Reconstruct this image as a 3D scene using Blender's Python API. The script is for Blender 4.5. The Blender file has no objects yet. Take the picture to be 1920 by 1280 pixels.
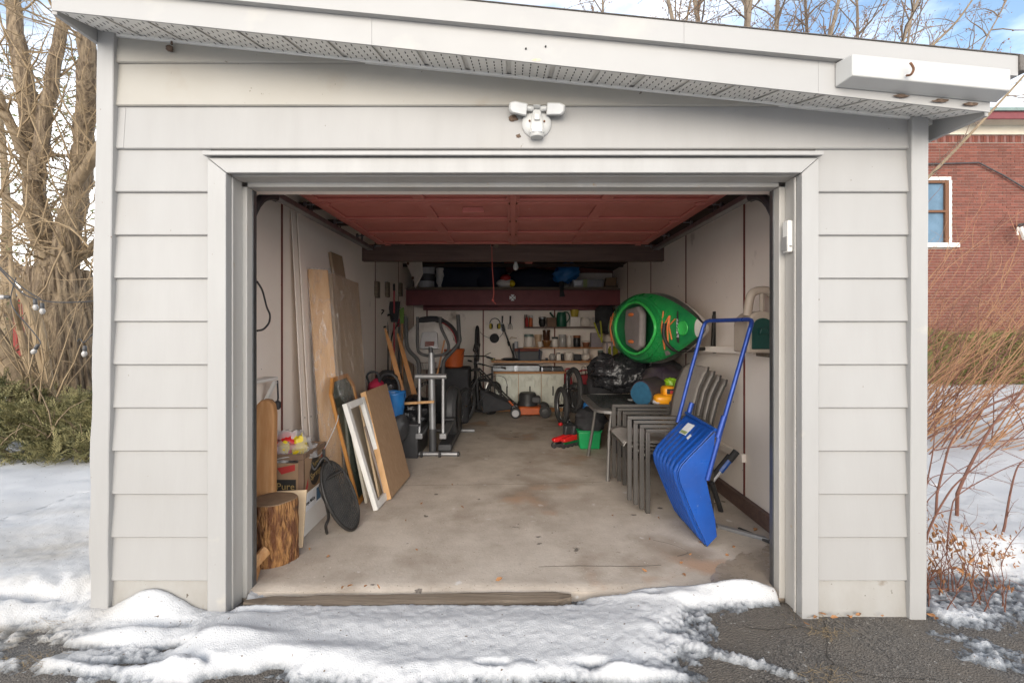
import bpy, math, random
import numpy as np
from mathutils import Matrix, Vector, noise as mn
R = math.radians
random.seed(7)
sc = bpy.context.scene
COL = sc.collection
# ---------------------------------------------------------------- camera, sky, sun, exposure
F_PX, CX, CY, DIST, EYE = 900.0, 962.0, 615.0, 2.30, 1.36
cam_d = bpy.data.cameras.new('camera'); cam = bpy.data.objects.new('camera', cam_d); COL.objects.link(cam)
cam.location = (0, -DIST, EYE); cam.rotation_euler = (R(90), 0, 0)
cam_d.sensor_width = 36; cam_d.lens = F_PX/1920*36
cam_d.shift_x = (960-CX)/1920; cam_d.shift_y = -(640-CY)/1920
cam_d.clip_start = 0.02; cam_d.clip_end = 2000
sc.camera = cam
SUN_AZ, SUN_EL = 186.0, 15.0        # degrees clockwise from straight ahead (soft glow added from behind the camera to brighten the interior), above the horizon
w = bpy.data.worlds.new('World'); sc.world = w; w.use_nodes = True
nt = w.node_tree; nt.nodes.clear()
def wn(t, **k):
    n = nt.nodes.new(t)
    for a, b in k.items(): setattr(n, a, b)
    return n
out = wn('ShaderNodeOutputWorld'); bg = wn('ShaderNodeBackground'); sky = wn('ShaderNodeTexSky')
sky.sky_type = 'NISHITA'; sky.sun_disc = False; sky.sun_elevation = R(SUN_EL); sky.sun_rotation = R(SUN_AZ)
sky.air_density = 1.0; sky.dust_density = 1.6; sky.ozone_density = 1.2
tc = wn('ShaderNodeTexCoord'); mp = wn('ShaderNodeMapping'); mp.inputs['Scale'].default_value = (1.0, 1.0, 2.2)
nz = wn('ShaderNodeTexNoise'); nz.inputs['Scale'].default_value = 2.1; nz.inputs['Detail'].default_value = 7; nz.inputs['Roughness'].default_value = .55
cr = wn('ShaderNodeValToRGB'); cr.color_ramp.elements[0].position = .32; cr.color_ramp.elements[1].position = .70
mx = wn('ShaderNodeMix', data_type='RGBA'); mx.inputs['B'].default_value = (11, 10.8, 10.5, 1)
L = nt.links.new
L(tc.outputs['Generated'], mp.inputs['Vector']); L(mp.outputs['Vector'], nz.inputs['Vector'])
sx = wn('ShaderNodeSeparateXYZ'); L(tc.outputs['Generated'], sx.inputs['Vector'])          # cloud layer thickens toward the horizon
el = wn('ShaderNodeMapRange'); el.inputs['From Min'].default_value = .05; el.inputs['From Max'].default_value = .55; el.inputs['To Min'].default_value = .24; el.inputs['To Max'].default_value = -.14; L(sx.outputs['Z'], el.inputs['Value'])
ad = wn('ShaderNodeMath', operation='ADD'); L(nz.outputs['Fac'], ad.inputs[0]); L(el.outputs['Result'], ad.inputs[1]); L(ad.outputs['Value'], cr.inputs['Fac'])
L(cr.outputs['Color'], mx.inputs['Factor']); L(sky.outputs['Color'], mx.inputs['A']); L(mx.outputs['Result'], bg.inputs['Color'])
bg.inputs['Strength'].default_value = 0.10
L(bg.outputs['Background'], out.inputs['Surface'])
sd = bpy.data.lights.new('sun', 'SUN'); sun = bpy.data.objects.new('sun', sd); COL.objects.link(sun)
sd.energy = 1.0; sd.angle = R(55); sd.color = (1, .95, .88)
_a, _e = R(SUN_AZ), R(SUN_EL)
sun_dir = Vector((math.sin(_a)*math.cos(_e), math.cos(_a)*math.cos(_e), math.sin(_e)))
sun.rotation_euler = sun_dir.to_track_quat('Z', 'Y').to_euler(); sun.location = (-2, -14, 8)
sc.view_settings.view_transform = 'Standard'; sc.view_settings.look = 'None'
sc.view_settings.exposure = 1.68; sc.view_settings.gamma = 1.0; sc.view_settings.use_curve_mapping = False
sc.cycles.max_bounces = 12; sc.cycles.diffuse_bounces = 8; sc.cycles.glossy_bounces = 4; sc.cycles.transparent_max_bounces = 16
sc.cycles.use_denoising = True

# ---------------------------------------------------------------- helpers
ZF = 0.035                                           # garage floor level
def P(px, py, Y): d = Y+DIST; return Vector(((px-CX)*d/F_PX, Y, EYE-(py-CY)*d/F_PX))
def G(px, py, z=ZF): d = (EYE-z)*F_PX/(py-CY); return Vector(((px-CX)*d/F_PX, d-DIST, z))
def V(*a): return Vector(a)
ORG = {}
class MB:
    def __init__(s, T=None): s.v = []; s.f = []; s.T = T
    def add(s, vs, fs):
        o = len(s.v)
        s.v += [s.T @ Vector(p) for p in vs] if s.T else [Vector(p) for p in vs]
        s.f += [tuple(i+o for i in f) for f in fs]; return s
    def hexa(s, p): return s.add(p, [(0,3,2,1),(4,5,6,7),(0,1,5,4),(1,2,6,5),(2,3,7,6),(3,0,4,7)])
    def box(s, x0, x1, y0, y1, z0, z1):
        return s.hexa([(x0,y0,z0),(x1,y0,z0),(x1,y1,z0),(x0,y1,z0),(x0,y0,z1),(x1,y0,z1),(x1,y1,z1),(x0,y1,z1)])
    def cbox(s, c, sx, sy, sz, rot=None):
        M = rot.to_matrix() if rot is not None and hasattr(rot, 'to_matrix') else (rot or Matrix.Identity(3)); c = Vector(c)
        return s.hexa([c+M@Vector((a*sx/2, b*sy/2, e*sz/2)) for e in (-1,1) for a, b in ((-1,-1),(1,-1),(1,1),(-1,1))])
    def slab(s, b0, b1, t1, t0, th):                 # quad b0 b1 t1 t0 extruded by vector th
        b0, b1, t1, t0, th = map(Vector, (b0, b1, t1, t0, th))
        return s.hexa([b0, b1, b1+th, b0+th, t0, t1, t1+th, t0+th])
    def tube(s, pts, r, n=8, cap=True):
        pts = [Vector(p) for p in pts]; m = len(pts)
        if not hasattr(r, '__len__'): r = [r]*m
        vs = []; fs = []; u = None
        for i, p in enumerate(pts):
            t = (pts[min(i+1, m-1)]-pts[max(i-1, 0)])
            if t.length < 1e-9: t = Vector((0,0,1))
            t.normalize()
            if u is None: u = t.orthogonal().normalized()
            else:
                u = u-t*u.dot(t)
                u = u.normalized() if u.length > 1e-6 else t.orthogonal().normalized()
            b = t.cross(u)
            for k in range(n):
                a = 2*math.pi*k/n; vs.append(p+(u*math.cos(a)+b*math.sin(a))*r[i])
        for i in range(m-1):
            for k in range(n):
                fs.append((i*n+k, i*n+(k+1) % n, (i+1)*n+(k+1) % n, (i+1)*n+k))
        if cap: fs += [tuple(range(n-1, -1, -1)), tuple(range((m-1)*n, m*n))]
        return s.add(vs, fs)
    def lathe(s, prof, n, c, axis=(0,0,1), wob=0):    # profile of (radius, height) about axis through c
        q = Vector((0,0,1)).rotation_difference(Vector(axis).normalized()).to_matrix(); c = Vector(c); vs = []; fs = []
        for j, (r, h) in enumerate(prof):
            for k in range(n):
                a = 2*math.pi*k/n; rr = r*(1+wob*mn.noise((math.cos(a)*1.5+c.x*9, math.sin(a)*1.5+c.y*9, h*4)))
                vs.append(c+q@Vector((rr*math.cos(a), rr*math.sin(a), h)))
        m = len(prof)
        for j in range(m-1):
            for k in range(n): fs.append((j*n+k, j*n+(k+1) % n, (j+1)*n+(k+1) % n, (j+1)*n+k))
        fs += [tuple(range(n-1, -1, -1)), tuple(range((m-1)*n, m*n))]
        return s.add(vs, fs)
    def ell(s, c, r, nu=16, nv=10, lump=0, ls=3.0, rot=None, power=1.0):
        c = Vector(c); M = rot.to_matrix() if rot is not None else Matrix.Identity(3); vs = []; fs = []
        sg = lambda t: math.copysign(abs(t)**power, t)
        for j in range(nv+1):
            th = math.pi*j/nv
            for k in range(nu):
                a = 2*math.pi*k/nu
                p = Vector((sg(math.sin(th))*sg(math.cos(a)), sg(math.sin(th))*sg(math.sin(a)), sg(-math.cos(th))))
                q = 1+lump*mn.fractal(p*ls+c*7, 1, 2, 3) if lump else 1
                vs.append(c+M@Vector((p.x*r[0]*q, p.y*r[1]*q, p.z*r[2]*q)))
        for j in range(nv):
            for k in range(nu): fs.append((j*nu+k, j*nu+(k+1) % nu, (j+1)*nu+(k+1) % nu, (j+1)*nu+k))
        return s.add(vs, fs)
    def prism(s, poly, h, M):                        # 2-d polygon in the xy plane of M, extruded by h along its z
        n = len(poly); vs = [M@Vector((a, b, 0)) for a, b in poly]+[M@Vector((a, b, h)) for a, b in poly]
        fs = [tuple(range(n-1, -1, -1)), tuple(range(n, 2*n))]+[(i, (i+1) % n, n+(i+1) % n, n+i) for i in range(n)]
        return s.add(vs, fs)
    def grid(s, fn, nu, nv, closed=False):
        vs = [fn(i/nu, j/nv) for j in range(nv+1) for i in range(nu+1)]
        fs = [(j*(nu+1)+i, j*(nu+1)+i+1, (j+1)*(nu+1)+i+1, (j+1)*(nu+1)+i) for j in range(nv) for i in range(nu)]
        return s.add(vs, fs)
    def build(s, name, mat, parent=None, bevel=0, smooth=40, label=None, cat=None, group=None, kind=None, solid=0, seg=2):
        vs = s.v
        if parent is not None: o3 = ORG[parent]
        else:
            xs = [p.x for p in vs]; ys = [p.y for p in vs]; o3 = Vector(((min(xs)+max(xs))/2, (min(ys)+max(ys))/2, min(p.z for p in vs)))
        me = bpy.data.meshes.new(name); me.from_pydata([tuple(p-o3) for p in vs], [], s.f)
        me.materials.append(MAT[mat]); me.validate()
        if smooth:
            me.shade_smooth(); me.set_sharp_from_angle(angle=R(smooth))
        o = bpy.data.objects.new(name, me); COL.objects.link(o); ORG[o] = o3
        if parent is not None: o.parent = parent
        else: o.location = o3
        if solid:
            m = o.modifiers.new('solid', 'SOLIDIFY'); m.thickness = solid; m.offset = 0
        if bevel:
            m = o.modifiers.new('bevel', 'BEVEL'); m.width = bevel; m.segments = seg; m.limit_method = 'ANGLE'; m.angle_limit = R(40)
        return tag(o, label, cat, group, kind)
def tag(o, label=None, cat=None, group=None, kind=None):
    if label: o['label'] = label
    if cat: o['category'] = cat
    if group: o['group'] = group
    if kind: o['kind'] = kind
    return o
def thing(name, label, cat, loc=(0,0,0), group=None):
    o = bpy.data.objects.new(name, None); COL.objects.link(o); o.location = loc; ORG[o] = Vector(loc); o.empty_display_size = .1
    return tag(o, label, cat, group)
def copy_tree(o, parent=None, off=None):
    c = o.copy(); COL.objects.link(c); c.parent = parent; ORG[c] = ORG[o]
    if off is not None: c.location = Vector(o.location)+Vector(off)
    for ch in list(o.children): copy_tree(ch, c)
    return c
def arc(c, r, a0, a1, n, ux=(1,0,0), uy=(0,0,1)):
    c, ux, uy = Vector(c), Vector(ux), Vector(uy)
    return [c+ux*(r*math.cos(a0+(a1-a0)*i/n))+uy*(r*math.sin(a0+(a1-a0)*i/n)) for i in range(n+1)]
def bez(pts, n=8):                                    # smooth line through points (Catmull-Rom)
    pts = [Vector(p) for p in pts]; o = []
    for i in range(len(pts)-1):
        p0, p1, p2, p3 = pts[max(i-1,0)], pts[i], pts[i+1], pts[min(i+2,len(pts)-1)]
        for k in range(n):
            t = k/n; o.append(.5*((2*p1)+(p2-p0)*t+(2*p0-5*p1+4*p2-p3)*t*t+(3*p1-p0-3*p2+p3)*t**3))
    return o+[pts[-1]]
def frame(o, x, y):                                   # matrix with origin o, axes x,y (orthonormalised)
    x = Vector(x).normalized(); y = Vector(y); z = x.cross(y).normalized(); y = z.cross(x)
    return Matrix(((x.x,y.x,z.x,o[0]),(x.y,y.y,z.y,o[1]),(x.z,y.z,z.z,o[2]),(0,0,0,1)))
def text(name, s, size, M, mat, parent, label=None, sx=1.0):
    cu = bpy.data.curves.new(name, 'FONT'); cu.body = s; cu.size = size; cu.align_x = 'CENTER'; cu.align_y = 'CENTER'; cu.extrude = .0006; cu.resolution_u = 2
    t = bpy.data.objects.new(name+'_src', cu); COL.objects.link(t)
    bpy.context.view_layer.update()
    me = bpy.data.meshes.new_from_object(t.evaluated_get(bpy.context.evaluated_depsgraph_get())); bpy.data.objects.remove(t)
    me.name = name; me.materials.clear(); me.materials.append(MAT[mat])
    me.transform(Matrix.Translation(-ORG[parent]) @ M @ Matrix.Diagonal((sx,1,1,1)))
    o = bpy.data.objects.new(name, me); COL.objects.link(o); o.parent = parent; ORG[o] = ORG[parent]
    if label: o['label'] = label
    return o
# ---------------------------------------------------------------- materials
MAT = {}
def mat(name, c, c2=None, rough=.6, metal=0, scale=6, amt=.5, bump=0, bscale=80, stretch=(1,1,1), spec=.5, trans=0, alpha=1,
        coat=0, rnd=0, detail=6, spots=None, sss=0, rvar=.12, bdist=.01, ior=1.45):
    m = bpy.data.materials.new(name); m.use_nodes = True; t = m.node_tree; b = t.nodes['Principled BSDF']; N = t.nodes.new; K = t.links.new
    c = tuple(c)+(1,); c2 = tuple(c2 if c2 else [x*.8 for x in c[:3]])+(1,)
    tcn = N('ShaderNodeTexCoord'); mpn = N('ShaderNodeMapping'); mpn.inputs['Scale'].default_value = stretch; K(tcn.outputs['Object'], mpn.inputs['Vector'])
    n1 = N('ShaderNodeTexNoise'); n1.inputs['Scale'].default_value = scale; n1.inputs['Detail'].default_value = detail; n1.inputs['Roughness'].default_value = .62
    K(mpn.outputs['Vector'], n1.inputs['Vector'])
    rp = N('ShaderNodeMapRange'); rp.inputs['From Min'].default_value = .5-.3*(1.1-amt); rp.inputs['From Max'].default_value = .5+.3*(1.1-amt)
    K(n1.outputs['Fac'], rp.inputs['Value'])
    mi = N('ShaderNodeMix'); mi.data_type = 'RGBA'; mi.inputs['A'].default_value = c; mi.inputs['B'].default_value = c2; K(rp.outputs['Result'], mi.inputs['Factor'])
    col = mi.outputs['Result']
    if spots:                                         # (colour, scale, threshold, softness)
        for sc_, ss, th, sf in spots:
            n2 = N('ShaderNodeTexNoise'); n2.inputs['Scale'].default_value = ss; n2.inputs['Detail'].default_value = 5; K(tcn.outputs['Object'], n2.inputs['Vector'])
            r2 = N('ShaderNodeMapRange'); r2.inputs['From Min'].default_value = th; r2.inputs['From Max'].default_value = th+sf; K(n2.outputs['Fac'], r2.inputs['Value'])
            m2 = N('ShaderNodeMix'); m2.data_type = 'RGBA'; K(r2.outputs['Result'], m2.inputs['Factor']); K(col, m2.inputs['A']); m2.inputs['B'].default_value = tuple(sc_)+(1,); col = m2.outputs['Result']
    if rnd:
        oi = N('ShaderNodeObjectInfo'); hs = N('ShaderNodeHueSaturation'); mr = N('ShaderNodeMapRange')
        mr.inputs['To Min'].default_value = 1-rnd; mr.inputs['To Max'].default_value = 1+rnd; K(oi.outputs['Random'], mr.inputs['Value'])
        K(mr.outputs['Result'], hs.inputs['Value']); K(col, hs.inputs['Color']); col = hs.outputs['Color']
    K(col, b.inputs['Base Color'])
    rr = N('ShaderNodeMapRange'); rr.inputs['To Min'].default_value = max(.02, rough-rvar); rr.inputs['To Max'].default_value = min(1, rough+rvar); K(n1.outputs['Fac'], rr.inputs['Value']); K(rr.outputs['Result'], b.inputs['Roughness'])
    b.inputs['Metallic'].default_value = metal; b.inputs['Specular IOR Level'].default_value = spec; b.inputs['IOR'].default_value = ior
    b.inputs['Transmission Weight'].default_value = trans; b.inputs['Alpha'].default_value = alpha; b.inputs['Coat Weight'].default_value = coat
    if sss: b.inputs['Subsurface Weight'].default_value = sss; b.inputs['Subsurface Radius'].default_value = (.03,.04,.05)
    if bump:
        n3 = N('ShaderNodeTexNoise'); n3.inputs['Scale'].default_value = bscale; n3.inputs['Detail'].default_value = 4; K(mpn.outputs['Vector'], n3.inputs['Vector'])
        bp = N('ShaderNodeBump'); bp.inputs['Strength'].default_value = bump; bp.inputs['Distance'].default_value = bdist; K(n3.outputs['Fac'], bp.inputs['Height']); K(bp.outputs['Normal'], b.inputs['Normal'])
    MAT[name] = m; return m
mat('siding_stained', (.345,.33,.303), (.31,.29,.252), rough=.5, scale=1.1, amt=.5, bump=.12, bscale=14, spots=[((.26,.215,.16), 2.6, .60, .2), ((.10,.075,.05), 30, .72, .03)])
mat('siding_dirty', (.325,.316,.30), (.275,.26,.235), rough=.6, scale=5, amt=.5, bump=.2, bscale=30, stretch=(1,1,.6), spots=[((.17,.135,.10), 9, .62, .12), ((.08,.06,.045), 40, .70, .04)])
DIRT = (.40,.34,.26)
mat('siding', (.318,.311,.302), (.294,.286,.275), rough=.45, scale=2.2, amt=.35, stretch=(3,3,.6), bump=.12, bscale=7, rnd=.02, spots=[((.29,.27,.24), 1.1, .58, .3), ((.12,.09,.06), 34, .75, .03)])
mat('trim', (.332,.326,.318), (.305,.298,.288), rough=.42, scale=4, amt=.35, stretch=(3,3,.5), bump=.08, bscale=9, spots=[((.5,.45,.37), 4, .66, .2), ((.15,.11,.08), 40, .76, .02)])
mat('fascia', (.355,.348,.338), (.33,.322,.31), rough=.4, scale=2, amt=.2, bump=.05, bscale=10, spots=[((.42,.40,.36), 3.5, .62, .25)])
mat('fascia_dirt', (.42,.40,.36), (.62,.6,.57), rough=.6, scale=14, amt=.6)
mat('paintwood', (.44,.428,.405), (.385,.36,.325), rough=.5, scale=5, amt=.3, bump=.25, bscale=26, stretch=(1,1,.25), spots=[((.40,.30,.20), 11, .68, .06)])
mat('soffit', (.74,.725,.69), (.69,.67,.63), rough=.5, scale=4, amt=.3)
mat('slot', (.03,.03,.028), rough=.9)
mat('shingle', (.10,.092,.085), (.17,.15,.135), rough=.95, scale=40, bump=.6)
mat('wallpanel', (.86,.78,.70), (.81,.72,.635), rough=.75, scale=2.0, amt=.3, bump=.12, bscale=45, rnd=.03, spots=[((.34,.27,.22), 3.5, .66, .14), ((.10,.07,.05), 26, .73, .03)])
mat('redgap', (.19,.045,.028), (.13,.035,.025), rough=.7, scale=12)
mat('darkwood', (.085,.05,.042), (.15,.095,.075), rough=.6, scale=5, stretch=(.4,6,6), bump=.3, spots=[((.25,.2,.17), 30, .75, .03)])
mat('maroon', (.17,.032,.036), (.13,.026,.03), rough=.55, scale=7, bump=.1)
mat('doorred', (.50,.16,.13), (.42,.13,.105), rough=.5, scale=3, amt=.4, bump=.1, bscale=30, spots=[((.5,.33,.26), 18, .72, .03)])
mat('roofwood', (.035,.025,.02), (.06,.04,.03), rough=.9, scale=5)
mat('concrete', (.54,.47,.395), (.41,.348,.285), rough=.82, scale=3.2, amt=.7, bump=.25, bscale=70, detail=10,
    spots=[((.27,.21,.155), 2.1, .54, .22), ((.15,.125,.105), 9, .68, .03), ((.6,.56,.52), 11, .70, .06), ((.42,.28,.19), 2.0, .635, .12), ((.09,.07,.055), 38, .725, .03), ((.22,.175,.13), 85, .66, .04), ((.68,.61,.53), 70, .70, .03)])
mat('steel', (.22,.23,.24), (.16,.165,.17), rough=.42, metal=.9, scale=14, amt=.4)
mat('silver', (.30,.30,.305), (.25,.25,.255), rough=.36, metal=.4, scale=20, amt=.3)
mat('chrome', (.7,.7,.7), rough=.15, metal=1)
mat('blackplastic', (.028,.028,.03), (.04,.04,.042), rough=.45, scale=8)
mat('blackrubber', (.03,.03,.03), (.042,.04,.04), rough=.75, scale=20)
mat('whiteplastic', (.46,.46,.445), (.42,.415,.40), rough=.35, scale=5, amt=.2)
mat('lens', (.62,.62,.61), rough=.12, spec=.6)
mat('rust', (.10,.045,.025), (.19,.09,.045), rough=.85, scale=40, bump=.4)
mat('oldwood', (.20,.16,.12), (.12,.09,.065), rough=.9, scale=9, stretch=(.3,4,4), bump=.6, bscale=30)
# ---------------------------------------------------------------- ground and snow
def hash2(ix, iy, s): 
    h = np.sin(ix*127.1+iy*311.7+s*74.7)*43758.5453
    return h-np.floor(h)
def vnoise(x, y, s=0):
    ix, iy = np.floor(x), np.floor(y); fx, fy = x-ix, y-iy; fx = fx*fx*(3-2*fx); fy = fy*fy*(3-2*fy)
    a, b, c, d = hash2(ix,iy,s), hash2(ix+1,iy,s), hash2(ix,iy+1,s), hash2(ix+1,iy+1,s)
    return (a*(1-fx)+b*fx)*(1-fy)+(c*(1-fx)+d*fx)*fy
def fbm(x, y, o=5, s=0, g=.5):
    r = 0; a = 1; t = 0
    for i in range(o): r = r+a*vnoise(x*2**i+i*17.3, y*2**i-i*9.1, s+i); t += a; a *= g
    return r/t-.5
def sstep(a, b, x): t = np.clip((x-a)/(b-a), 0, 1); return t*t*(3-2*t)
def snow_mat():
    m = bpy.data.materials.new('snow'); m.use_nodes = True; t = m.node_tree; b = t.nodes['Principled BSDF']; N = t.nodes.new; K = t.links.new
    at = N('ShaderNodeAttribute'); at.attribute_name = 'thick'; tcn = N('ShaderNodeTexCoord')
    n1 = N('ShaderNodeTexNoise'); n1.inputs['Scale'].default_value = 26; n1.inputs['Detail'].default_value = 9; n1.inputs['Roughness'].default_value = .7; K(tcn.outputs['Object'], n1.inputs['Vector'])
    ad = N('ShaderNodeMath'); ad.operation = 'MULTIPLY_ADD'; K(n1.outputs['Fac'], ad.inputs[0]); ad.inputs[1].default_value = .7; ad.inputs[2].default_value = -.35
    sm = N('ShaderNodeMath'); sm.operation = 'ADD'; K(at.outputs['Fac'], sm.inputs[0]); K(ad.outputs['Value'], sm.inputs[1])
    rp = N('ShaderNodeValToRGB'); e = rp.color_ramp.elements; e[0].position = .02; e[0].color = (.10,.105,.11,1); e[1].position = .62; e[1].color = (.55,.55,.552,1)
    x = e.new(.20); x.color = (.27,.28,.29,1); x = e.new(.36); x.color = (.45,.452,.458,1)
    K(sm.outputs['Value'], rp.inputs['Fac'])
    a2 = N('ShaderNodeAttribute'); a2.attribute_name = 'dirt'
    n2 = N('ShaderNodeTexNoise'); n2.inputs['Scale'].default_value = 5; n2.inputs['Detail'].default_value = 8; K(tcn.outputs['Object'], n2.inputs['Vector'])
    mm = N('ShaderNodeMath'); mm.operation = 'MULTIPLY'; K(a2.outputs['Fac'], mm.inputs[0]); K(n2.outputs['Fac'], mm.inputs[1])
    mi = N('ShaderNodeMix'); mi.data_type = 'RGBA'; K(mm.outputs['Value'], mi.inputs['Factor']); K(rp.outputs['Color'], mi.inputs['A']); mi.inputs['B'].default_value = (.30,.25,.18,1)
    n4 = N('ShaderNodeTexNoise'); n4.inputs['Scale'].default_value = 60; n4.inputs['Detail'].default_value = 2; K(tcn.outputs['Object'], n4.inputs['Vector'])
    r4 = N('ShaderNodeMapRange'); r4.inputs['From Min'].default_value = .715; r4.inputs['From Max'].default_value = .735; K(n4.outputs['Fac'], r4.inputs['Value'])
    m4 = N('ShaderNodeMix'); m4.data_type = 'RGBA'; K(r4.outputs['Result'], m4.inputs['Factor']); K(mi.outputs['Result'], m4.inputs['A']); m4.inputs['B'].default_value = (.13,.09,.06,1)
    K(m4.outputs['Result'], b.inputs['Base Color'])
    ro = N('ShaderNodeMapRange'); ro.inputs['From Max'].default_value = .5; ro.inputs['To Min'].default_value = .22; ro.inputs['To Max'].default_value = .85; K(sm.outputs['Value'], ro.inputs['Value']); K(ro.outputs['Result'], b.inputs['Roughness'])
    n3 = N('ShaderNodeTexNoise'); n3.inputs['Scale'].default_value = 170; n3.inputs['Detail'].default_value = 5; K(tcn.outputs['Object'], n3.inputs['Vector'])
    bp = N('ShaderNodeBump'); bp.inputs['Strength'].default_value = .5; bp.inputs['Distance'].default_value = .009; K(n3.outputs['Fac'], bp.inputs['Height']); K(bp.outputs['Normal'], b.inputs['Normal'])
    MAT['snow'] = m
snow_mat()
def asphalt_mat():
    m = bpy.data.materials.new('asphalt'); m.use_nodes = True; t = m.node_tree; b = t.nodes['Principled BSDF']; N = t.nodes.new; K = t.links.new
    tcn = N('ShaderNodeTexCoord'); vo = N('ShaderNodeTexVoronoi'); vo.inputs['Scale'].default_value = 130; K(tcn.outputs['Object'], vo.inputs['Vector'])
    rp = N('ShaderNodeValToRGB'); e = rp.color_ramp.elements; e[0].color = (.034,.030,.026,1); e[1].color = (.15,.132,.112,1); e[0].position = .1; e[1].position = .75; K(vo.outputs['Color'], rp.inputs['Fac'])
    n1 = N('ShaderNodeTexNoise'); n1.inputs['Scale'].default_value = 3; n1.inputs['Detail'].default_value = 7; K(tcn.outputs['Object'], n1.inputs['Vector'])
    r1 = N('ShaderNodeMapRange'); r1.inputs['From Min'].default_value = .42; r1.inputs['From Max'].default_value = .68; K(n1.outputs['Fac'], r1.inputs['Value'])
    mi = N('ShaderNodeMix'); mi.data_type = 'RGBA'; K(r1.outputs['Result'], mi.inputs['Factor']); K(rp.outputs['Color'], mi.inputs['A']); mi.inputs['B'].default_value = (.125,.106,.086,1)
    n2 = N('ShaderNodeTexNoise'); n2.inputs['Scale'].default_value = 55; n2.inputs['Detail'].default_value = 3; K(tcn.outputs['Object'], n2.inputs['Vector'])
    r2 = N('ShaderNodeMapRange'); r2.inputs['From Min'].default_value = .68; r2.inputs['From Max'].default_value = .72; K(n2.outputs['Fac'], r2.inputs['Value'])
    m2 = N('ShaderNodeMix'); m2.data_type = 'RGBA'; K(r2.outputs['Result'], m2.inputs['Factor']); K(mi.outputs['Result'], m2.inputs['A']); m2.inputs['B'].default_value = (.34,.32,.29,1)
    K(m2.outputs['Result'], b.inputs['Base Color']); 
    rg = N('ShaderNodeMapRange'); rg.inputs['From Min'].default_value = .35; rg.inputs['From Max'].default_value = .6; rg.inputs['To Min'].default_value = .45; rg.inputs['To Max'].default_value = .9; K(n1.outputs['Fac'], rg.inputs['Value']); K(rg.outputs['Result'], b.inputs['Roughness'])
    bp = N('ShaderNodeBump'); bp.inputs['Strength'].default_value = .8; bp.inputs['Distance'].default_value = .008; K(vo.outputs['Distance'], bp.inputs['Height']); K(bp.outputs['Normal'], b.inputs['Normal'])
    MAT['asphalt'] = m
asphalt_mat()
def blob(x, y, px, py, rx, ry, ang=0):              # soft round patch on the ground where that spot of the yard lies
    c = G(px, py, 0); dx, dy = x-c.x, y-c.y; ca, sa = math.cos(ang), math.sin(ang)
    u, v = (dx*ca+dy*sa)/rx, (-dx*sa+dy*ca)/ry
    return np.exp(-(u*u+v*v))
def asphalt_h(x, y):
    return .012*fbm(x*1.3, y*1.3, 4, 3)+.004*fbm(x*14, y*14, 3, 5)-.012
def snow_h(x, y):
    n1 = fbm(x*1.7, y*1.7, 5, 11); n2 = fbm(x*7, y*7, 5, 23); n3 = fbm(x*30, y*30, 4, 31)
    h = np.full_like(x, -.03)
    # wide lawns: left and right of the garage, and the street side behind the camera
    n4 = fbm(x*85, y*85, 3, 71)
    lx = sstep(-1.90, -2.02, x); rx = sstep(1.92, 2.05, x)
    left = lx*sstep(-.10, .22, y+.10*np.clip(-2-x,0,9)+.22*n1+.12*n2); right = rx*sstep(.34, .66, y+.16*(x-2.1)+.25*n1+.10*n2); back = sstep(-1.3, -2.3, y)
    h = h+left*(.13+.05*n1)+right*(.15+.05*n1)+back*.12
    # thin granular ice left of the sheet and on the right
    h = h+.031*sstep(-1.0,-1.5,x)*sstep(.05,-.05,y)*sstep(-1.2,-.8,y)+.026*rx*sstep(-.3,.1,y)
    # the melting sheet before the door
    sheet = sstep(-1.50,-1.22,x+.12*n2)*sstep(.92,.60,x+.45*n1+.25*n2+.9*(-.20-y))*sstep(-.50,-.34,y+.18*n1+.12*n2)*np.maximum(sstep(.055,-.005,y+.03*n2), sstep(.25,.42,x)*sstep(.13,.07,y+.04*n2))
    h = h+.064*sheet
    h = h+.012*blob(x,y,620,1185,.55,.09)+.012*blob(x,y,960,1185,.6,.10)
    h = h+.125*blob(x,y,290,1150,.19,.10)+.05*blob(x,y,235,1200,.22,.07,.2)+.045*blob(x,y,430,1215,.25,.05)
    h = h+.110*blob(x,y,1400,1118,.22,.05,-.03)+.055*blob(x,y,1290,1118,.20,.05)+.05*blob(x,y,1200,1116,.2,.05)+.075*blob(x,y,450,1120,.11,.06)+.05*blob(x,y,520,1105,.10,.03)+.05*blob(x,y,1000,1101,.30,.018)
    h = h+.036*blob(x,y,1400,1235,.30,.035,-.45)+.03*blob(x,y,1250,1265,.16,.03)+.030*blob(x,y,1820,1200,.20,.06,-.5)+.032*blob(x,y,1880,1240,.2,.05,-.5)+.03*blob(x,y,1780,1150,.13,.06)+.03*blob(x,y,1160,1268,.14,.02)+.022*blob(x,y,1000,1264,.4,.03)
    h = h+.035*blob(x,y,60,1255,.35,.05)+.03*blob(x,y,360,1262,.3,.03)+.03*blob(x,y,560,1240,.3,.05)
    h = h-.045*sstep(-.85,-1.15,x)*sstep(-.06,-.18,y)*sstep(-.03,.13,fbm(x*2.5,y*7,4,61))
    # holes melted through
    for q in ((325,1215,.07,.02),(520,1250,.06,.025),(1110,1252,.05,.012),(920,1255,.045,.010),(150,1215,.16,.02),(260,1245,.16,.018),(60,1215,.12,.02),(60,1140,.10,.03),(480,1155,.10,.02)):
        h = h-.06*blob(x,y,*q)
    amp = .5+.5*np.clip(left+right, 0, 1)
    h = h+amp*(.016*n1+.015*n2)+.008*n3+.014*n4*sstep(.07,.0,h)
    e_ = np.exp(-(h/.015)**2); h = h+e_*(.020*n3+.022*n4+.022*fbm(x*16,y*22,4,83))
    return h
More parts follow.
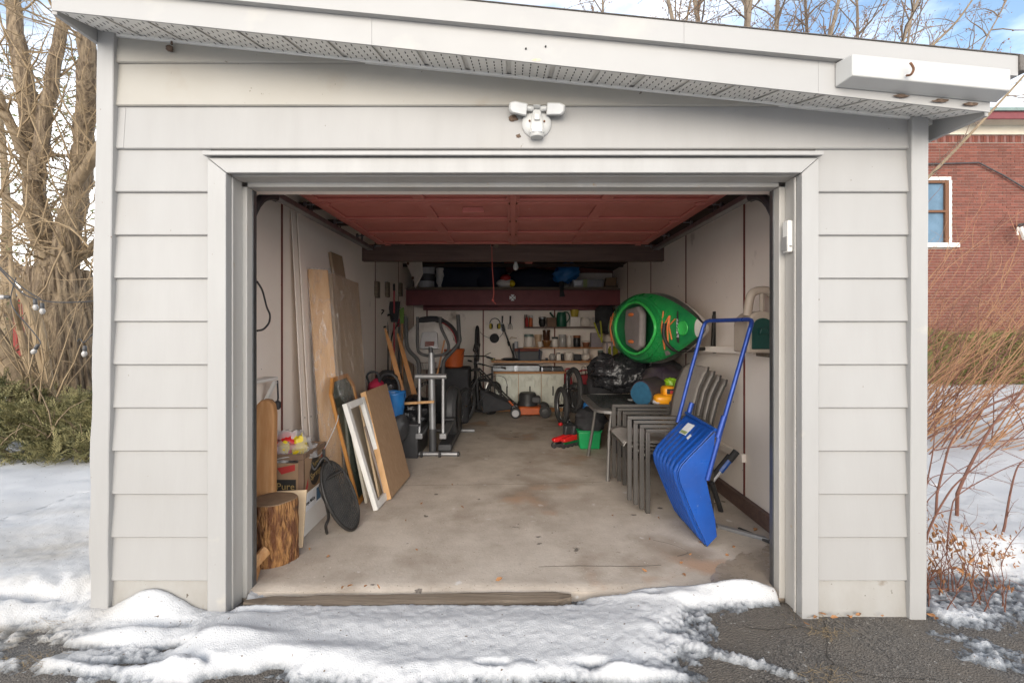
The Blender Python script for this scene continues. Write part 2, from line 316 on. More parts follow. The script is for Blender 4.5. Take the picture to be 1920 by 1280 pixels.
def field(name, xs, ys, fn, mt, attr=None, **k):
    X, Y = np.meshgrid(xs, ys); Z = fn(X, Y); nx, ny = len(xs), len(ys)
    co = np.stack([X.ravel(), Y.ravel(), Z.ravel()], 1)
    i = np.arange(nx*ny).reshape(ny, nx); fc = np.stack([i[:-1,:-1].ravel(), i[:-1,1:].ravel(), i[1:,1:].ravel(), i[1:,:-1].ravel()], 1)
    if attr is not None:                               # leave out what is buried well under the asphalt
        keep = (Z > -.03).ravel(); fc = fc[keep[fc].any(1)]
    me = bpy.data.meshes.new(name); me.from_pydata(co.tolist(), [], fc.tolist()); me.materials.append(MAT[mt]); me.shade_smooth()
    if attr is not None:
        for nm, arr in attr(X, Y, Z).items():
            a = me.attributes.new(nm, 'FLOAT', 'POINT'); a.data.foreach_set('value', arr.ravel().astype(np.float32))
    o = bpy.data.objects.new(name, me); COL.objects.link(o); ORG[o] = Vector((0,0,0))
    return tag(o, **k)
def wid(a, b, n, far): 
    t = np.linspace(0, 1, 40)[1:]**3*far
    return np.concatenate([(a-t)[::-1], np.linspace(a, b, n), b+t])
field('ground', wid(-3, 3.2, 160, 600), wid(-1.2, .3, 70, 600), lambda x, y: asphalt_h(x, y)*sstep(.4,.1,np.abs(x)-2.6)-.25*sstep(.10,.2,y)*sstep(2.0,1.9,np.abs(x))*sstep(6.2,6.0,y)-.015*sstep(3,4,np.abs(x)), 'asphalt', kind='structure',
      label='cracked dark asphalt driveway and ground around the garage')
def snow_attr(x, y, z):
    th = np.clip((z-asphalt_h(x, y))/.06, 0, .70+.45*fbm(x*3.1,y*3.1,4,91))
    dirt = np.clip(sstep(-1.6,-2.2,x)*sstep(1.6,.0,y)*sstep(-1.2,-.5,y)*(.25+2.2*np.clip(fbm(x*2.2,y*6,5,51)+.12,0,1))+ .25*sstep(.6,1.2,x)*sstep(1.7,1.3,x)*sstep(-.1,-.3,y), 0, 1)
    return {'thick': th, 'dirt': np.clip(dirt+.04*sstep(-1.95,-2.1,x)*sstep(-.3,.1,y), 0, 1)}
def clear_building(x, y, h): return h-1.0*np.where(np.abs(x) < 1.33, sstep(.15,.18,y), sstep(-.01,.02,y))*sstep(1.99,1.96,np.abs(x))*sstep(6.3,6.2,y)
def full_h(x, y):
    h = .115+.10*fbm(x*.9, y*.9, 5, 41)+.03*fbm(x*5, y*5, 4, 43)+.25*sstep(4,40,y)*fbm(x*.1,y*.1,3,7)+.05*sstep(2.3,3.5,x)*sstep(0,1.5,y)
    k = np.clip(sstep(.30,1.3,y)+sstep(-1.4,-2.5,y)+sstep(2.75,3.3,np.abs(x)), 0, 1)
    return clear_building(x, y, np.maximum(snow_h(x, y), -.03)*(1-k)+h*k)
field('snow', np.arange(-3.4, 3.5, .0095), np.arange(-1.3, 1.45, .0095), full_h, 'snow', attr=snow_attr, kind='structure',
      label='melting patchy snow in front of the garage')
def yard_h(x, y): return full_h(x, y)-.5*((x > -3.34)*(x < 3.44)*(y > -1.25)*(y < 1.39))
field('snow', wid(-7, 7, 300, 500), wid(-1.3, 8, 220, 500), yard_h, 'snow', attr=snow_attr,
      kind='structure', label='white snow covering the lawns and the street side')

gr = [o for o in COL.objects if o.name == 'ground'][0]
mat('groundcrack',(.030,.026,.022),(.05,.043,.036),rough=.95,scale=30)
for pp in ([(1540,1158),(1552,1185),(1548,1215),(1560,1240),(1556,1285)],[(1400,1172),(1440,1176),(1500,1172),(1545,1180)],[(1560,1240),(1640,1262),(1760,1268)]):
    cv = bez([G(a,b,.0) for a,b in pp],12); cm = MB()
    for p,q_ in zip(cv[:-1],cv[1:]):
        j = V(.016*mn.noise(p*19),.016*mn.noise(p*23+V(3,1,0)),0); k = V(.016*mn.noise(q_*19),.016*mn.noise(q_*23+V(3,1,0)),0); sd_ = (q_-p).cross(V(0,0,1)).normalized()*(.0012+.0030*abs(mn.noise(p*17)))
        z0_,z1_ = (float(asphalt_h(np.array(t.x),np.array(t.y)))+.003 for t in (p,q_)); a_,b_ = V(p.x,p.y,z0_)+j,V(q_.x,q_.y,z1_)+k; cm.add([a_-sd_,b_-sd_,b_+sd_,a_+sd_],[(0,1,2,3)])
    cm.build('asphalt_crack','groundcrack',gr,smooth=0)
# ---------------------------------------------------------------- the garage
gar = thing('garage', 'white sided single garage with its overhead door standing open', 'garage', (0, 3, 0))
def rake(x0, x1, y0, y1, f0, f1, name, mt, bv=.003):
    MB().hexa([(x0,y0,f0(x0)),(x1,y0,f0(x1)),(x1,y1,f0(x1)),(x0,y1,f0(x0)),(x0,y0,f1(x0)),(x1,y0,f1(x1)),(x1,y1,f1(x1)),(x0,y1,f1(x0))]).build(name, mt, gar, bevel=bv)
XW, YB = 1.70, 5.9                                    # inner wall half-width, back wall
def zs(x): return 2.565-.104*x                        # where soffit meets the siding
def zfa(x): return 2.4957-.1085*x                     # bottom of the rake fascia
def zu(x): return 2.618-.0966*x
def ztop(x): return 2.71-.1*x
def xl(z): return -1.885-.030*(1-z/2.7)
def xr(z): return 1.885-.012*(1-z/2.7)
def siding(x0, x1, z0, z1, mt='siding'):                           # one lapped board clipped by the sloping soffit
    x0f = x0 if callable(x0) else (lambda z: x0); x1f = x1 if callable(x1) else (lambda z: x1)
    def top(x, z): return min(z, zs(x)-.004)
    a, b = x0f(z0), x1f(z0)
    if z0 > zs(a)-.02: return
    if z0 > zs(b)-.004: b = (2.565-.004-z0)/.104
    n = max(2, int((b-a)/.12)); m = MB(); yb, yt = -.019, -.004
    fr = []; 
    for i in range(n+1):
        t = i/n; xb = a+(b-a)*t; xt = x0f(z1)+(x1f(z1) if b == x1f(z0) else b)*t-x0f(z1)*t
        zt = max(top(xt, z1), z0+.001); k = (zt-z0)/(z1-z0)
        jig = .0026*mn.noise((xb*2.1, z0*9, 0)); 
        fr.append([(xb,.012,z0+.002),(xb,yb+.006+jig,z0+.0005),(xb,yb+jig,z0+.005),((xb+xt)/2,yb+(yt-yb)*k*.5+jig*1.5,(z0+zt)/2),(xt,yb+(yt-yb)*k,zt),(xt,.012,zt)])
    vs = [p for q in fr for p in q]; fs = []
    for i in range(n):
        for j in range(5): fs.append((i*6+j, (i+1)*6+j, (i+1)*6+j+1, i*6+j+1))
    fs += [(5,4,3,2,1,0), tuple(n*6+j for j in range(6))]
    m.add(vs, fs).build('siding_board', mt, gar, smooth=25)
CO = 1.444
for k in range(-1, 10):
    z0 = .158+.2053*k if k >= 0 else -.03; z1 = .158+.2053*(k+1)+.012
    siding(xl, -CO-.002, z0, z1, 'siding' if k >= 0 else 'siding_dirty'); siding(CO+.002, xr, z0, z1, 'siding' if k >= 0 else 'siding_dirty')
for k in (10, 11, 12):
    z0 = .158+.2053*k
    if k == 10: siding(xl, -1.852, z0+.001, z0+.217, 'siding'); siding(-1.8505, xr, z0, z0+.2053+.012, 'siding')
    else: siding(xl, xr, z0, z0+.2053+.012, 'siding_stained')
# corner posts, dented low down at the left
def post(xa, xb, name):
    m = MB(); n = 26; vs = []; fs = []
    for i in range(n+1):
        z = -.03+2.8*i/n; a, b = xa(z), xb(z)
        zt = min(z, zs((a+b)/2)+.004)
        dn = .012*mn.noise((3.1*a, 7, z*3.3))*(1-z/2.9) if xa(0) < 0 else .004*mn.noise((a, 3, z*3))
        vs += [(a+dn, .09, zt), (a+dn, -.034+dn*.6, zt), (a+.004+dn, -.037+dn*.6, zt), (b-.004+dn*.5, -.037, zt), (b+dn*.5, -.034, zt), (b+dn*.5, .012, zt)]
    for i in range(n):
        for j in range(5): fs.append((i*6+j, i*6+j+1, (i+1)*6+j+1, (i+1)*6+j))
    m.add(vs, fs).build(name, 'trim', gar, smooth=30)
post(lambda z: xl(z)-.078-.012*(1-z/2.7), lambda z: xl(z)+.001, 'corner_post'); post(lambda z: xr(z)-.001, lambda z: xr(z)+.078, 'corner_post')
# sheathing behind the siding and the outer side walls
m = MB()
m.box(-1.9,-1.37,.014,.09,-.05,2.36); m.box(1.37,1.9,.014,.09,-.05,2.36)
m.hexa([(-1.369,.014,2.10),(1.369,.014,2.10),(1.369,.09,2.10),(-1.369,.09,2.10),(-1.369,.014,zs(-1.37)-.02),(1.369,.014,zs(1.37)-.02),(1.369,.09,zs(1.37)-.02),(-1.369,.09,zs(-1.37)-.02)])
m.build('front_sheathing', 'paintwood', gar)
for s in (-1, 1):
    for i in range(12):                               # lapped boards down each outer side
        z0 = .158+.2053*i; x = s*1.93
        MB().hexa([(x,.1,z0),(x+s*.016,.1,z0),(x+s*.016,6.05,z0),(x,6.05,z0),(x,.1,z0+.21),(x+s*.004,.1,z0+.21),(x+s*.004,6.05,z0+.21),(x,6.05,z0+.21)]).build('siding_board', 'siding', gar)
    MB().box(*(sorted((s*1.78, s*1.928))), .1, 6.05, -.05, ztop(s*1.9)-.02).build('side_wall', 'siding', gar)
rake(-1.94, 1.94, 6.06, 6.15, lambda x: -.05, lambda x: ztop(x)-.0, 'rear_wall', 'siding', 0)
# casing, jamb, stop, drip cap
m = MB(); m.hexa([(-1.444,-.034,-.02),(-1.356,-.034,-.02),(-1.356,.013,-.02),(-1.444,.013,-.02),(-1.444,-.034,2.163),(-1.356,-.034,2.092),(-1.356,.013,2.092),(-1.444,.013,2.163)]); m.build('door_casing','trim',gar,bevel=.003)
m = MB(); m.hexa([(1.364,-.034,-.02),(1.444,-.034,-.02),(1.444,.013,-.02),(1.364,.013,-.02),(1.364,-.034,2.092),(1.444,-.034,2.163),(1.444,.013,2.163),(1.364,.013,2.092)]); m.build('door_casing','trim',gar,bevel=.003)
m = MB(); m.hexa([(-1.354,-.034,2.093),(1.362,-.034,2.093),(1.362,.013,2.093),(-1.354,.013,2.093),(-1.442,-.034,2.164),(1.442,-.034,2.164),(1.442,.013,2.164),(-1.442,.013,2.164)]); m.build('door_casing','trim',gar,bevel=.003)
MB().hexa([(-1.452,-.058,2.168),(1.452,-.058,2.168),(1.452,.01,2.172),(-1.452,.01,2.172),(-1.452,-.058,2.188),(1.452,-.058,2.188),(1.452,.01,2.203),(-1.452,.01,2.203)]).build('drip_cap','trim',gar,bevel=.002)
for s in (-1, 1):
    xo = 1.362 if s < 0 else 1.368
    q = lambda a, b, y0, y1, z0, z1: MB().box(min(s*a,s*b), max(s*a,s*b), y0, y1, z0, z1)
    q(xo, 1.42, .0135, .115, -.02, 2.10).build('jamb', 'paintwood', gar, bevel=.003)
    q(xo-.010, xo-.001, .014, .03, -.01, 2.088).build('jamb_bead', 'paintwood', gar, bevel=.003)
    q(1.340, 1.43, .116, .20, .0, 2.072).build('door_stop', 'paintwood', gar, bevel=.004)
    q(1.334, 1.3395, .165, .197, .02, 2.068).build('weather_strip', 'steel', gar)
    q(1.42, 1.80, .201, .29, .0, 2.45).build('wall_stud', 'wallpanel', gar)
MB().box(-1.361,1.367,.0135,.115,2.091,2.13).build('jamb','paintwood',gar,bevel=.003)
MB().box(-1.339,1.339,.116,.20,2.07,2.13).build('door_stop','paintwood',gar,bevel=.004)
MB().box(-1.42,1.42,.201,.29,2.08,2.45).build('door_header','wallpanel',gar)
# soffit panels with their slots, rake fascia, roof edge
def zsof(x, y): t = -y/.2535; return zs(x)*(1-t)+(zfa(x)+.004)*t
pw = .1935; x = -1.955; slot = None; i = 0
while x < 2.02:
    x1 = min(x+pw, 2.026); p = MB(); g = .011
    p.hexa([(x+g,-.2535,zsof(x+g,-.2535)),(x1-g,-.2535,zsof(x1-g,-.2535)),(x1-g,.0,zsof(x1-g,0)),(x+g,.0,zsof(x+g,0))]+[(a,b,zsof(a,b)+.006) for a, b in ((x+g,-.2535),(x1-g,-.2535),(x1-g,0),(x+g,0))])
    sp = p.build('soffit_panel','soffit',gar,bevel=.002)
    h = MB()
    for a in range(5):
        for b in range(5):
            xx = x+.03+a*(pw-.06)/4; yy = -.228+b*.047+(.022 if a % 2 else 0)
            if xx > x1-.015 or yy > -.008: continue
            z = zsof(xx, yy)-.0016; h.add([(xx-.0022,yy-.009,z),(xx+.0022,yy-.009,z),(xx+.0022,yy+.009,z),(xx-.0022,yy+.009,z)], [(3,2,1,0)])
    h.build('slots','slot',sp,smooth=0,kind='stuff')
    x += pw
m = MB(); m.hexa([(a,b,zsof(a,b)+.008) for a, b in ((-1.957,-.2535),(2.027,-.2535),(2.027,.0),(-1.957,.0))]+[(a,b,zsof(a,b)+.016) for a, b in ((-1.957,-.2535),(2.027,-.2535),(2.027,.0),(-1.957,.0))]); m.build('soffit_backing','soffit',gar)
m = MB(); m.hexa([(-1.885,-.024,zs(-1.885)-.016),(1.885,-.024,zs(1.885)-.016),(1.885,.011,zs(1.885)-.016),(-1.885,.011,zs(-1.885)-.016),(-1.885,-.024,zs(-1.885)-.003),(1.885,-.024,zs(1.885)-.003),(1.885,.011,zs(1.885)-.003),(-1.885,.011,zs(-1.885)-.003)]); m.build('soffit_channel','soffit',gar,bevel=.002)
for a, b in ((-1.96,-.60),(-.5994,1.296),(1.2966,2.026)):
    rake(a, b, -.262, -.254, zfa, lambda x: ztop(x)-.02, 'fascia', 'fascia', .0008)
for a, b in ((-2.04,.715),(.7156,2.113)):
    rake(a, b, -.292, -.264, zu, ztop, 'rake_trim', 'fascia', .0008)
rake(-2.06, 2.13, -.298, 6.3, lambda x: ztop(x)+.001, lambda x: ztop(x)+.005, 'roof_shingles', 'shingle', .003)
rake(-1.76, 1.76, .09, 6.05, lambda x: ztop(x)-.20, lambda x: ztop(x)-.01, 'roof_deck', 'roofwood', 0)
rake(-2.0, -1.77, .02, 6.2, lambda x: zs(x)-.01, lambda x: zs(x)+.08, 'eave_board', 'soffit', .002)
rake(1.77, 2.04, .02, 6.2, lambda x: zs(x)-.01, lambda x: zs(x)+.02, 'eave_board', 'soffit', .002)
rake(2.028, 2.045, -.235, 6.2, lambda x: zfa(x)-.004, lambda x: zs(x)+.05, 'eave_fascia', 'fascia', .002)
rake(-1.985, -1.962, -.235, 6.2, lambda x: zfa(x)-.002, lambda x: zs(x)+.07, 'eave_fascia', 'fascia', .002)
rake(2.114, 2.15, -.30, 6.3, lambda x: zu(x)+.02, lambda x: ztop(x)+.002, 'gutter', 'shingle', .003)
# wall lining inside: panels between red gaps
def zc(x): return ztop(x)-.205
seams = [.292, 1.23, 2.42, 3.62, 4.82, YB]
for s in (-1, 1):
    for a, b in zip(seams[:-1], seams[1:]):
        x0, x1 = sorted((s*XW, s*(XW+.02)))
        MB().box(x0, x1, a+.013, b-.013, ZF+.01, zc(s*XW)).build('wall_panel','wallpanel',gar,bevel=.002)
    for b in seams[1:-1]:
        x0, x1 = sorted((s*(XW-.002), s*(XW+.02))); MB().box(x0, x1, b-.0125, b+.0125, ZF+.02, zc(s*XW)-.004).build('seam_batten','redgap',gar)
    x0, x1 = sorted((s*(XW+.021), s*1.779)); MB().box(x0, x1, .292, YB+.1, 0, zc(s*XW)+.02).build('wall_gap','redgap',gar)
bx = [-XW,-1.47,-.51,.71,XW]
for a, b in zip(bx[:-1], bx[1:]):
    MB().box(a+.006, b-.006, YB, YB+.02, ZF+.01, 2.3).build('wall_panel','wallpanel',gar,bevel=.002)
for b in bx[1:-1]: MB().box(b-.011, b+.011, YB-.003, YB+.02, ZF+.02, 2.29).build('seam_batten','redgap',gar)
MB().box(-1.78,1.78,YB+.021,6.05,0,2.5).build('wall_gap','redgap',gar)
MB().box(1.655,1.6985,.30,3.5,ZF,.135).build('base_board','darkwood',gar,bevel=.004)
MB().box(-1.6985,-1.665,.30,5.5,ZF,.13).build('base_board','darkwood',gar,bevel=.004)
MB().slab(P(1300,648,1.95),P(1410,652,1.05),P(1410,664,1.05),P(1300,659,1.95),(.02,0,0)).build('wall_ledger','wallpanel',gar,bevel=.003)
MB().box(1.668,1.6985,1.20,2.0,.38,.44).build('wall_ledger','wallpanel',gar,bevel=.003)
MB().box(-1.74,1.74,3.10,3.19,2.115,2.30).build('ceiling_beam','darkwood',gar,bevel=.006)
for yy in (.9, 1.5, 2.1, 3.9, 4.5, 5.1):
    MB().box(-1.76,1.76,yy,yy+.04,zc(1.7)-.03,zc(1.7)+.02).build('rafter','roofwood',gar)
# floor slab and door threshold
fl = MB()
fl.grid(lambda u, v: (-1.77+3.54*u, .135+5.86*v**1.4, ZF-.012*(1-min(1,v*30))+.0015*mn.noise((u*9,v*20,0))), 60, 90)
fl.add([(-1.77,.135,ZF-.012),(1.77,.135,ZF-.012),(1.77,.135,-.2),(-1.77,.135,-.2)],[(3,2,1,0)])
fl.build('garage_floor','concrete',None,label='stained bare concrete garage floor with leaves and cracks',kind='structure')
flo = [o for o in COL.objects if o.name == 'garage_floor'][0]; ORG[flo] = ORG[flo]
mat('wetfloor',(.27,.22,.17),(.34,.28,.22),rough=.28,scale=12,spec=.6); mat('crack',(.10,.085,.07),rough=.95)
wp = [(1330,1090),(1345,1060),(1372,1050),(1392,1034),(1415,1036),(1440,1020),(1460,1030),(1462,1092),(1400,1098)]; wv = []
for i in range(len(wp)):
    a, b = wp[i], wp[(i+1) % len(wp)]
    for k in range(6): t = k/6; x_, y_ = a[0]*(1-t)+b[0]*t, a[1]*(1-t)+b[1]*t; wv.append(G(x_+9*mn.noise((x_*.11,y_*.11,0)), y_+7*mn.noise((x_*.1,y_*.13,4)), ZF+.0015))
MB().add(wv,[tuple(range(len(wv)))]).build('wet_patch','wetfloor',flo,smooth=0)
for pp in ([(560,915),(700,911),(800,909),(900,908),(1010,906),(1130,903)],[(1010,1062),(1090,1060),(1180,1061),(1240,1059)],[(1225,1012),(1260,1020),(1290,1034),(1270,1042)]):
    cv = bez([G(a,b,ZF+.0014) for a,b in pp],10); cm = MB()
    for p,q_ in zip(cv[:-1],cv[1:]):
        j = V(0,.004*mn.noise(p*9),0); k = V(0,.004*mn.noise(q_*9),0); wd_ = .0022; cm.add([p+j-V(0,wd_,0),q_+k-V(0,wd_,0),q_+k+V(0,wd_,0),p+j+V(0,wd_,0)],[(0,1,2,3)])
    cm.build('floor_crack','crack',flo,smooth=0)
m = MB(); n = 40; fs = []; vs = []
for i in range(n+1):
    t = i/n; x = -1.31+1.60*t; w0 = .042*min(1, .25+t*9)*min(1,(1-t)*14+.3); j = .006*mn.noise((x*7,0,1)); y0 = .040+.050*t
    for a, b in ((-.5,-.04),(-.5,.020),(-.44,.024),(.44,.026),(.5,.02),(.5,-.04)): vs.append((x, y0+a*w0*2+j, b+.006+j*.6))
for i in range(n):
    for j in range(5): fs.append((i*6+j,(i+1)*6+j,(i+1)*6+j+1,i*6+j+1))
fs += [(5,4,3,2,1,0), tuple(n*6+j for j in range(6))]
m.add(vs, fs).build('weathered_plank','oldwood',None,label='weathered grey plank lying along the door threshold',cat='plank')
# ---------------------------------------------------------------- overhead door, rails
door = thing('overhead_door','red panelled overhead garage door raised flat under the ceiling','garage door',(0,1.5,2.2))
ZD = 2.215
ds = [.42,.96,1.50,2.04,2.58]
for a, b in zip(ds[:-1], ds[1:]):
    sec = MB().box(-1.37,1.37,a+.004,b-.004,ZD+.012,ZD+.05).build('door_section','doorred',door,bevel=.002)
    for y0, y1 in ((a+.004,a+.075),(b-.075,b-.004)): MB().box(-1.37,1.37,y0,y1,ZD-.006,ZD+.0115).build('rail','doorred',sec,bevel=.005)
    for xx, hw in ((-1.33,.04),(-.62,.04),(0,.045),(.62,.04),(1.33,.04)): MB().box(xx-hw,xx+hw,a+.076,b-.076,ZD-.004,ZD+.0115).build('stile','doorred',sec,bevel=.005)
    for xx in (-1.27,0,1.27):
        MB().box(xx-.022,xx+.022,b-.04,b+.035,ZD-.012,ZD-.007).tube([(xx-.03,b,ZD-.012),(xx+.03,b,ZD-.012)],.006,6).build('hinge','doorred' if xx else 'rust',door,bevel=.001)
    for s in (-1,1): MB().lathe([(.006,0),(.02,.001),(.02,.012),(.006,.013)],12,(s*1.385,b-.05,ZD-.03),(s,0,0)).tube([(s*1.33,b-.05,ZD-.03),(s*1.39,b-.05,ZD-.03)],.005,6).build('roller','steel',door)
MB().slab((-.36,1.06,ZD-.045),(-.20,1.06,ZD-.045),(-.21,1.06,ZD-.007),(-.35,1.06,ZD-.007),(0,.02,0)).build('lift_handle','doorred',door,bevel=.003)
MB().box(-.02,.02,.5,2.5,ZD-.02,ZD-.0125).build('centre_brace','doorred',door,bevel=.002)
MB().box(-.19,-.15,2.585,2.63,ZD-.03,ZD+.03).build('pull_block','oldwood',door,bevel=.003)
for s in (-1, 1):
    tr = thing('door_track','grey steel door track along the %s wall under the open door' % ('left' if s < 0 else 'right'),'door track',(s*1.40,.3,ZF),'overhead door tracks')
    xx = s*1.405; zt = 2.13
    path = [(xx,.235,.10),(xx,.235,1.80)]+[(xx,.235+.30*(1-math.cos(t)),1.80+.33*math.sin(t)) for t in [math.pi/2*i/8 for i in range(1,9)]]
    m = MB(); m.tube(path,.026,8); m.build('curved_rail','blackplastic',tr)
    m = MB(); m.box(xx-.028,xx+.028,.53,2.42,zt-.003,zt+.002).box(xx-.028 if s > 0 else xx+.022,xx-.022 if s > 0 else xx+.028,.53,2.42,zt+.0025,zt+.028).box(xx-.004+s*.026,xx+.004+s*.026,.53,2.42,zt+.0025,zt+.06); m.build('ceiling_rail','steel',tr,bevel=.001)
    for yy in (1.1, 2.25): MB().box(xx+s*.03,xx+s*.036,yy,yy+.04,zt,2.42).build('hanger','steel',tr)
    MB().box(min(s*1.36,s*1.44),max(s*1.36,s*1.44),2.30,2.34,2.02,zt-.004).build('end_bracket','steel',tr) if 0 else None
rope = bez([P(922,462,2.64),P(923,500,2.66),P(926,548,2.66),P(924,562,2.66),P(930,570,2.66)],5)
mat('redrope',(.45,.09,.07),rough=.8); 
pc = thing('pull_cord','thin red pull cord hanging from the raised door','cord',rope[-1])
MB().tube(rope,.004,6).ell(P(924,563,2.66),(.012,.012,.014),8,6).build('rope','redrope',pc); MB().lathe([(.004,0),(.013,.004),(.013,.02),(.004,.024)],10,P(922,463,2.64)).build('pulley','chrome',pc)
# ---------------------------------------------------------------- fittings on the front
sl = thing('security_light','white twin head motion security light above the door','light',P(1006,250,-.03))
B = P(1006,232,-.02)
MB().lathe([(.069,0),(.069,.008),(.062,.016),(.045,.022),(.001,.024)],32,B+V(0,.006,0),(0,-1,0)).build('base_plate','whiteplastic',sl)
MB().hexa([B+V(*p) for p in ((-.018,-.018,.055),(.018,-.018,.055),(.018,.0,.055),(-.018,.0,.055),(-.018,-.042,.072),(.018,-.042,.072),(.018,.0,.072),(-.018,.0,.072))]).build('bracket','whiteplastic',sl,bevel=.003)
MB().hexa([B+V(*p) for p in ((-.034,-.045,-.06),(.034,-.045,-.06),(.034,-.01,-.055),(-.034,-.01,-.055),(-.018,-.030,.055),(.018,-.030,.055),(.018,-.01,.055),(-.018,-.01,.055))]).build('sensor_body','whiteplastic',sl,bevel=.004)
MB().box(B.x-.013,B.x+.013,B.y-.048,B.y-.03,B.z-.001,B.z+.028).build('sensor_cover','whiteplastic',sl,bevel=.002)
MB().lathe([(.030,0),(.034,.008),(.034,.03),(.026,.042)],20,B+V(0,-.022,-.075)).build('sensor_head','whiteplastic',sl)
MB().box(B.x-.024,B.x+.024,B.y-.0575,B.y-.05,B.z-.062,B.z-.037).build('sensor_lens','lens',sl,bevel=.003)
for s in (-1,1):
    MB().lathe([(.009,0),(.013,.006),(.013,.026),(.008,.032)],14,B+V(s*.016,-.025,.058),(s,-.15,.05)).build('swivel_joint','whiteplastic',sl)
    dz = -.02 if s > 0 else .012
    M = frame(B+V(s*.085,-.045,.050+(.004 if s<0 else 0)), V(s,-.2,dz/.09*.6), V(0,-.35,1))
    pl = [(-.042,-.030),(.030,-.026),(.044,-.012),(.044,.018),(.02,.027),(-.042,.026)]
    hd = MB().prism(pl,.03*s*-1,M); hd.build('lamp_head','whiteplastic',sl,bevel=.007,seg=3)
    M2 = M @ Matrix.Translation((0,0,.0015*s)); MB().prism([(a*.86,b*.80) for a,b in pl],.001*s,M2).build('lamp_lens','lens',sl)
for dx,dz in ((-.028,.005),(.030,.003)): MB().lathe([(.005,0),(.005,.003)],8,B+V(dx*1.2,-.018,dz),(0,-1,0)).build('screw','rust',sl)
mat('oldcaulk',(.07,.045,.03),(.16,.11,.08),rough=.95,scale=40,bump=.8)
for px, py, r in ((962,222,.014),(985,202,.012),(972,256,.010)):
    MB().ell(P(px,py,-.012),(r*1.6,.006,r),12,8,.5,4).build('caulk_remnant','oldcaulk',sl)
kb = thing('door_opener_box','small grey control box fixed to the right door jamb','box',P(1470,470,.06))
c = V(1.352,.062,EYE-(444-CY)*2.36/F_PX)
MB().cbox(c,.028,.05,.155).build('case','soffit',kb,bevel=.006,seg=3); MB().cbox(c+V(-.0165,0,-.035),.004,.046,.07).build('lower_cover','siding',kb,bevel=.002); MB().cbox(c+V(-.002,-.027,-.05),.012,.003,.004).build('slot','slot',kb)
eb = thing('eave_box','long white metal box fixed on the fascia at its low end','metal box',P(1740,185,-.3))
def ebz(x): return zu(x)-.002
MB().hexa([(1.385,-.342,ebz(1.385)-.092),(2.03,-.342,ebz(2.03)-.092),(2.05,-.264,ebz(2.05)-.105),(1.365,-.264,ebz(1.365)-.105),(1.385,-.342,ebz(1.385)-.004),(2.03,-.342,ebz(2.03)-.004),(2.05,-.264,ebz(2.05)-.002),(1.365,-.264,ebz(1.365)-.002)]).build('box','whiteplastic',eb,bevel=.004)
hk = bez([P(1700,142,-.35),P(1708,140,-.37),P(1713,130,-.375),P(1709,121,-.375),P(1707,119,-.37)],5)
MB().tube(hk,.0045,8).build('rusty_hook','rust',eb,label='rusty bent hook')
for px in (1690,1765,1820): MB().ell(P(px,180+(px-1690)*.12,-.27),(.03,.004,.007),12,6,.6,5).build('rotted_edge','oldcaulk',eb)
wd = thing('wasp_nest','small dark round lump under the soffit near the left corner','insect nest',P(319,95,-.03))
MB().ell(P(318,91,-.03),(.016,.014,.014),14,10,.35,3).build('lump','oldcaulk',wd); MB().tube([P(322,84,-.03),P(322,78,-.03)],.005,6).build('stalk','oldcaulk',wd)
rs = MB(); c0 = P(1003,98,-.264)
for a in range(9): 
    t = R(200+a*17.5); rs.cbox(c0+V(.052*math.cos(t),.0005,.052*math.sin(t)-.0),.017,.0016,.002,Matrix.Rotation(-(t+math.pi/2),3,'Y'))
rs.cbox(c0+V(0,.0004,-.062),.035,.0018,.008).build('rust_ring','fascia_rust' if 'fascia_rust' in MAT else 'rust',gar) if 0 else None
for px,py in ((986,92),(1023,88)): MB().lathe([(.004,0),(.004,.004)],8,P(px,py,-.263),(0,-1,0)).build('nail_hole','slot',gar)
mat('rustmark',(.50,.36,.22),(.58,.5,.42),rough=.7,scale=60)
MB().ell(P(1006,113,-.262),(.022,.0018,.006),12,6,.3,4).build('rust_mark','rustmark',gar)
# ---------------------------------------------------------------- left side of the garage
mat('bark',(.13,.05,.02),(.36,.18,.065),rough=.6,scale=6,stretch=(5,5,1.1),amt=.9,bump=1,bscale=16,bdist=.03,spots=[((.07,.035,.02),9,.62,.08)],spec=.4)
mat('cutwood',(.26,.17,.10),(.18,.115,.07),rough=.8,scale=9,bump=.3)
mat('pine',(.58,.35,.17),(.50,.28,.12),rough=.6,scale=4,stretch=(7,7,.7),amt=.7,bump=.1)
mat('splitwood',(.42,.20,.075),(.52,.29,.13),rough=.65,scale=3,stretch=(9,9,.8),amt=.7,bump=.4,bscale=20,spots=[((.16,.06,.03),5,.66,.08)])
mat('palewood',(.66,.50,.32),(.58,.42,.26),rough=.65,scale=4,stretch=(1,1,5),bump=.08)
mat('tanboard',(.42,.27,.16),(.36,.225,.13),rough=.5,scale=5,stretch=(10,10,.6),amt=.6,bump=.05)
mat('cardboard',(.30,.19,.11),(.25,.155,.09),rough=.85,scale=6,bump=.1)
mat('darkcard',(.13,.08,.05),(.19,.12,.08),rough=.85,scale=6)
mat('printblack',(.022,.02,.018),rough=.6); mat('printred',(.42,.035,.03),rough=.6); mat('printgold',(.38,.26,.10),rough=.5)
mat('whitecard',(.74,.71,.67),(.68,.64,.59),rough=.6,scale=4); mat('labelwhite',(.82,.82,.83),rough=.5); mat('labelblue',(.04,.12,.22),rough=.5)
mat('blackmetal',(.02,.019,.018),(.045,.04,.036),rough=.5,metal=.4,scale=14,bump=.2)
mat('redbag',(.60,.02,.02),rough=.3); mat('yellowbag',(.75,.55,.02),rough=.3)
mat('clearbag',(.75,.72,.70),rough=.18,alpha=.38,spec=.8,bump=.4,bscale=18)
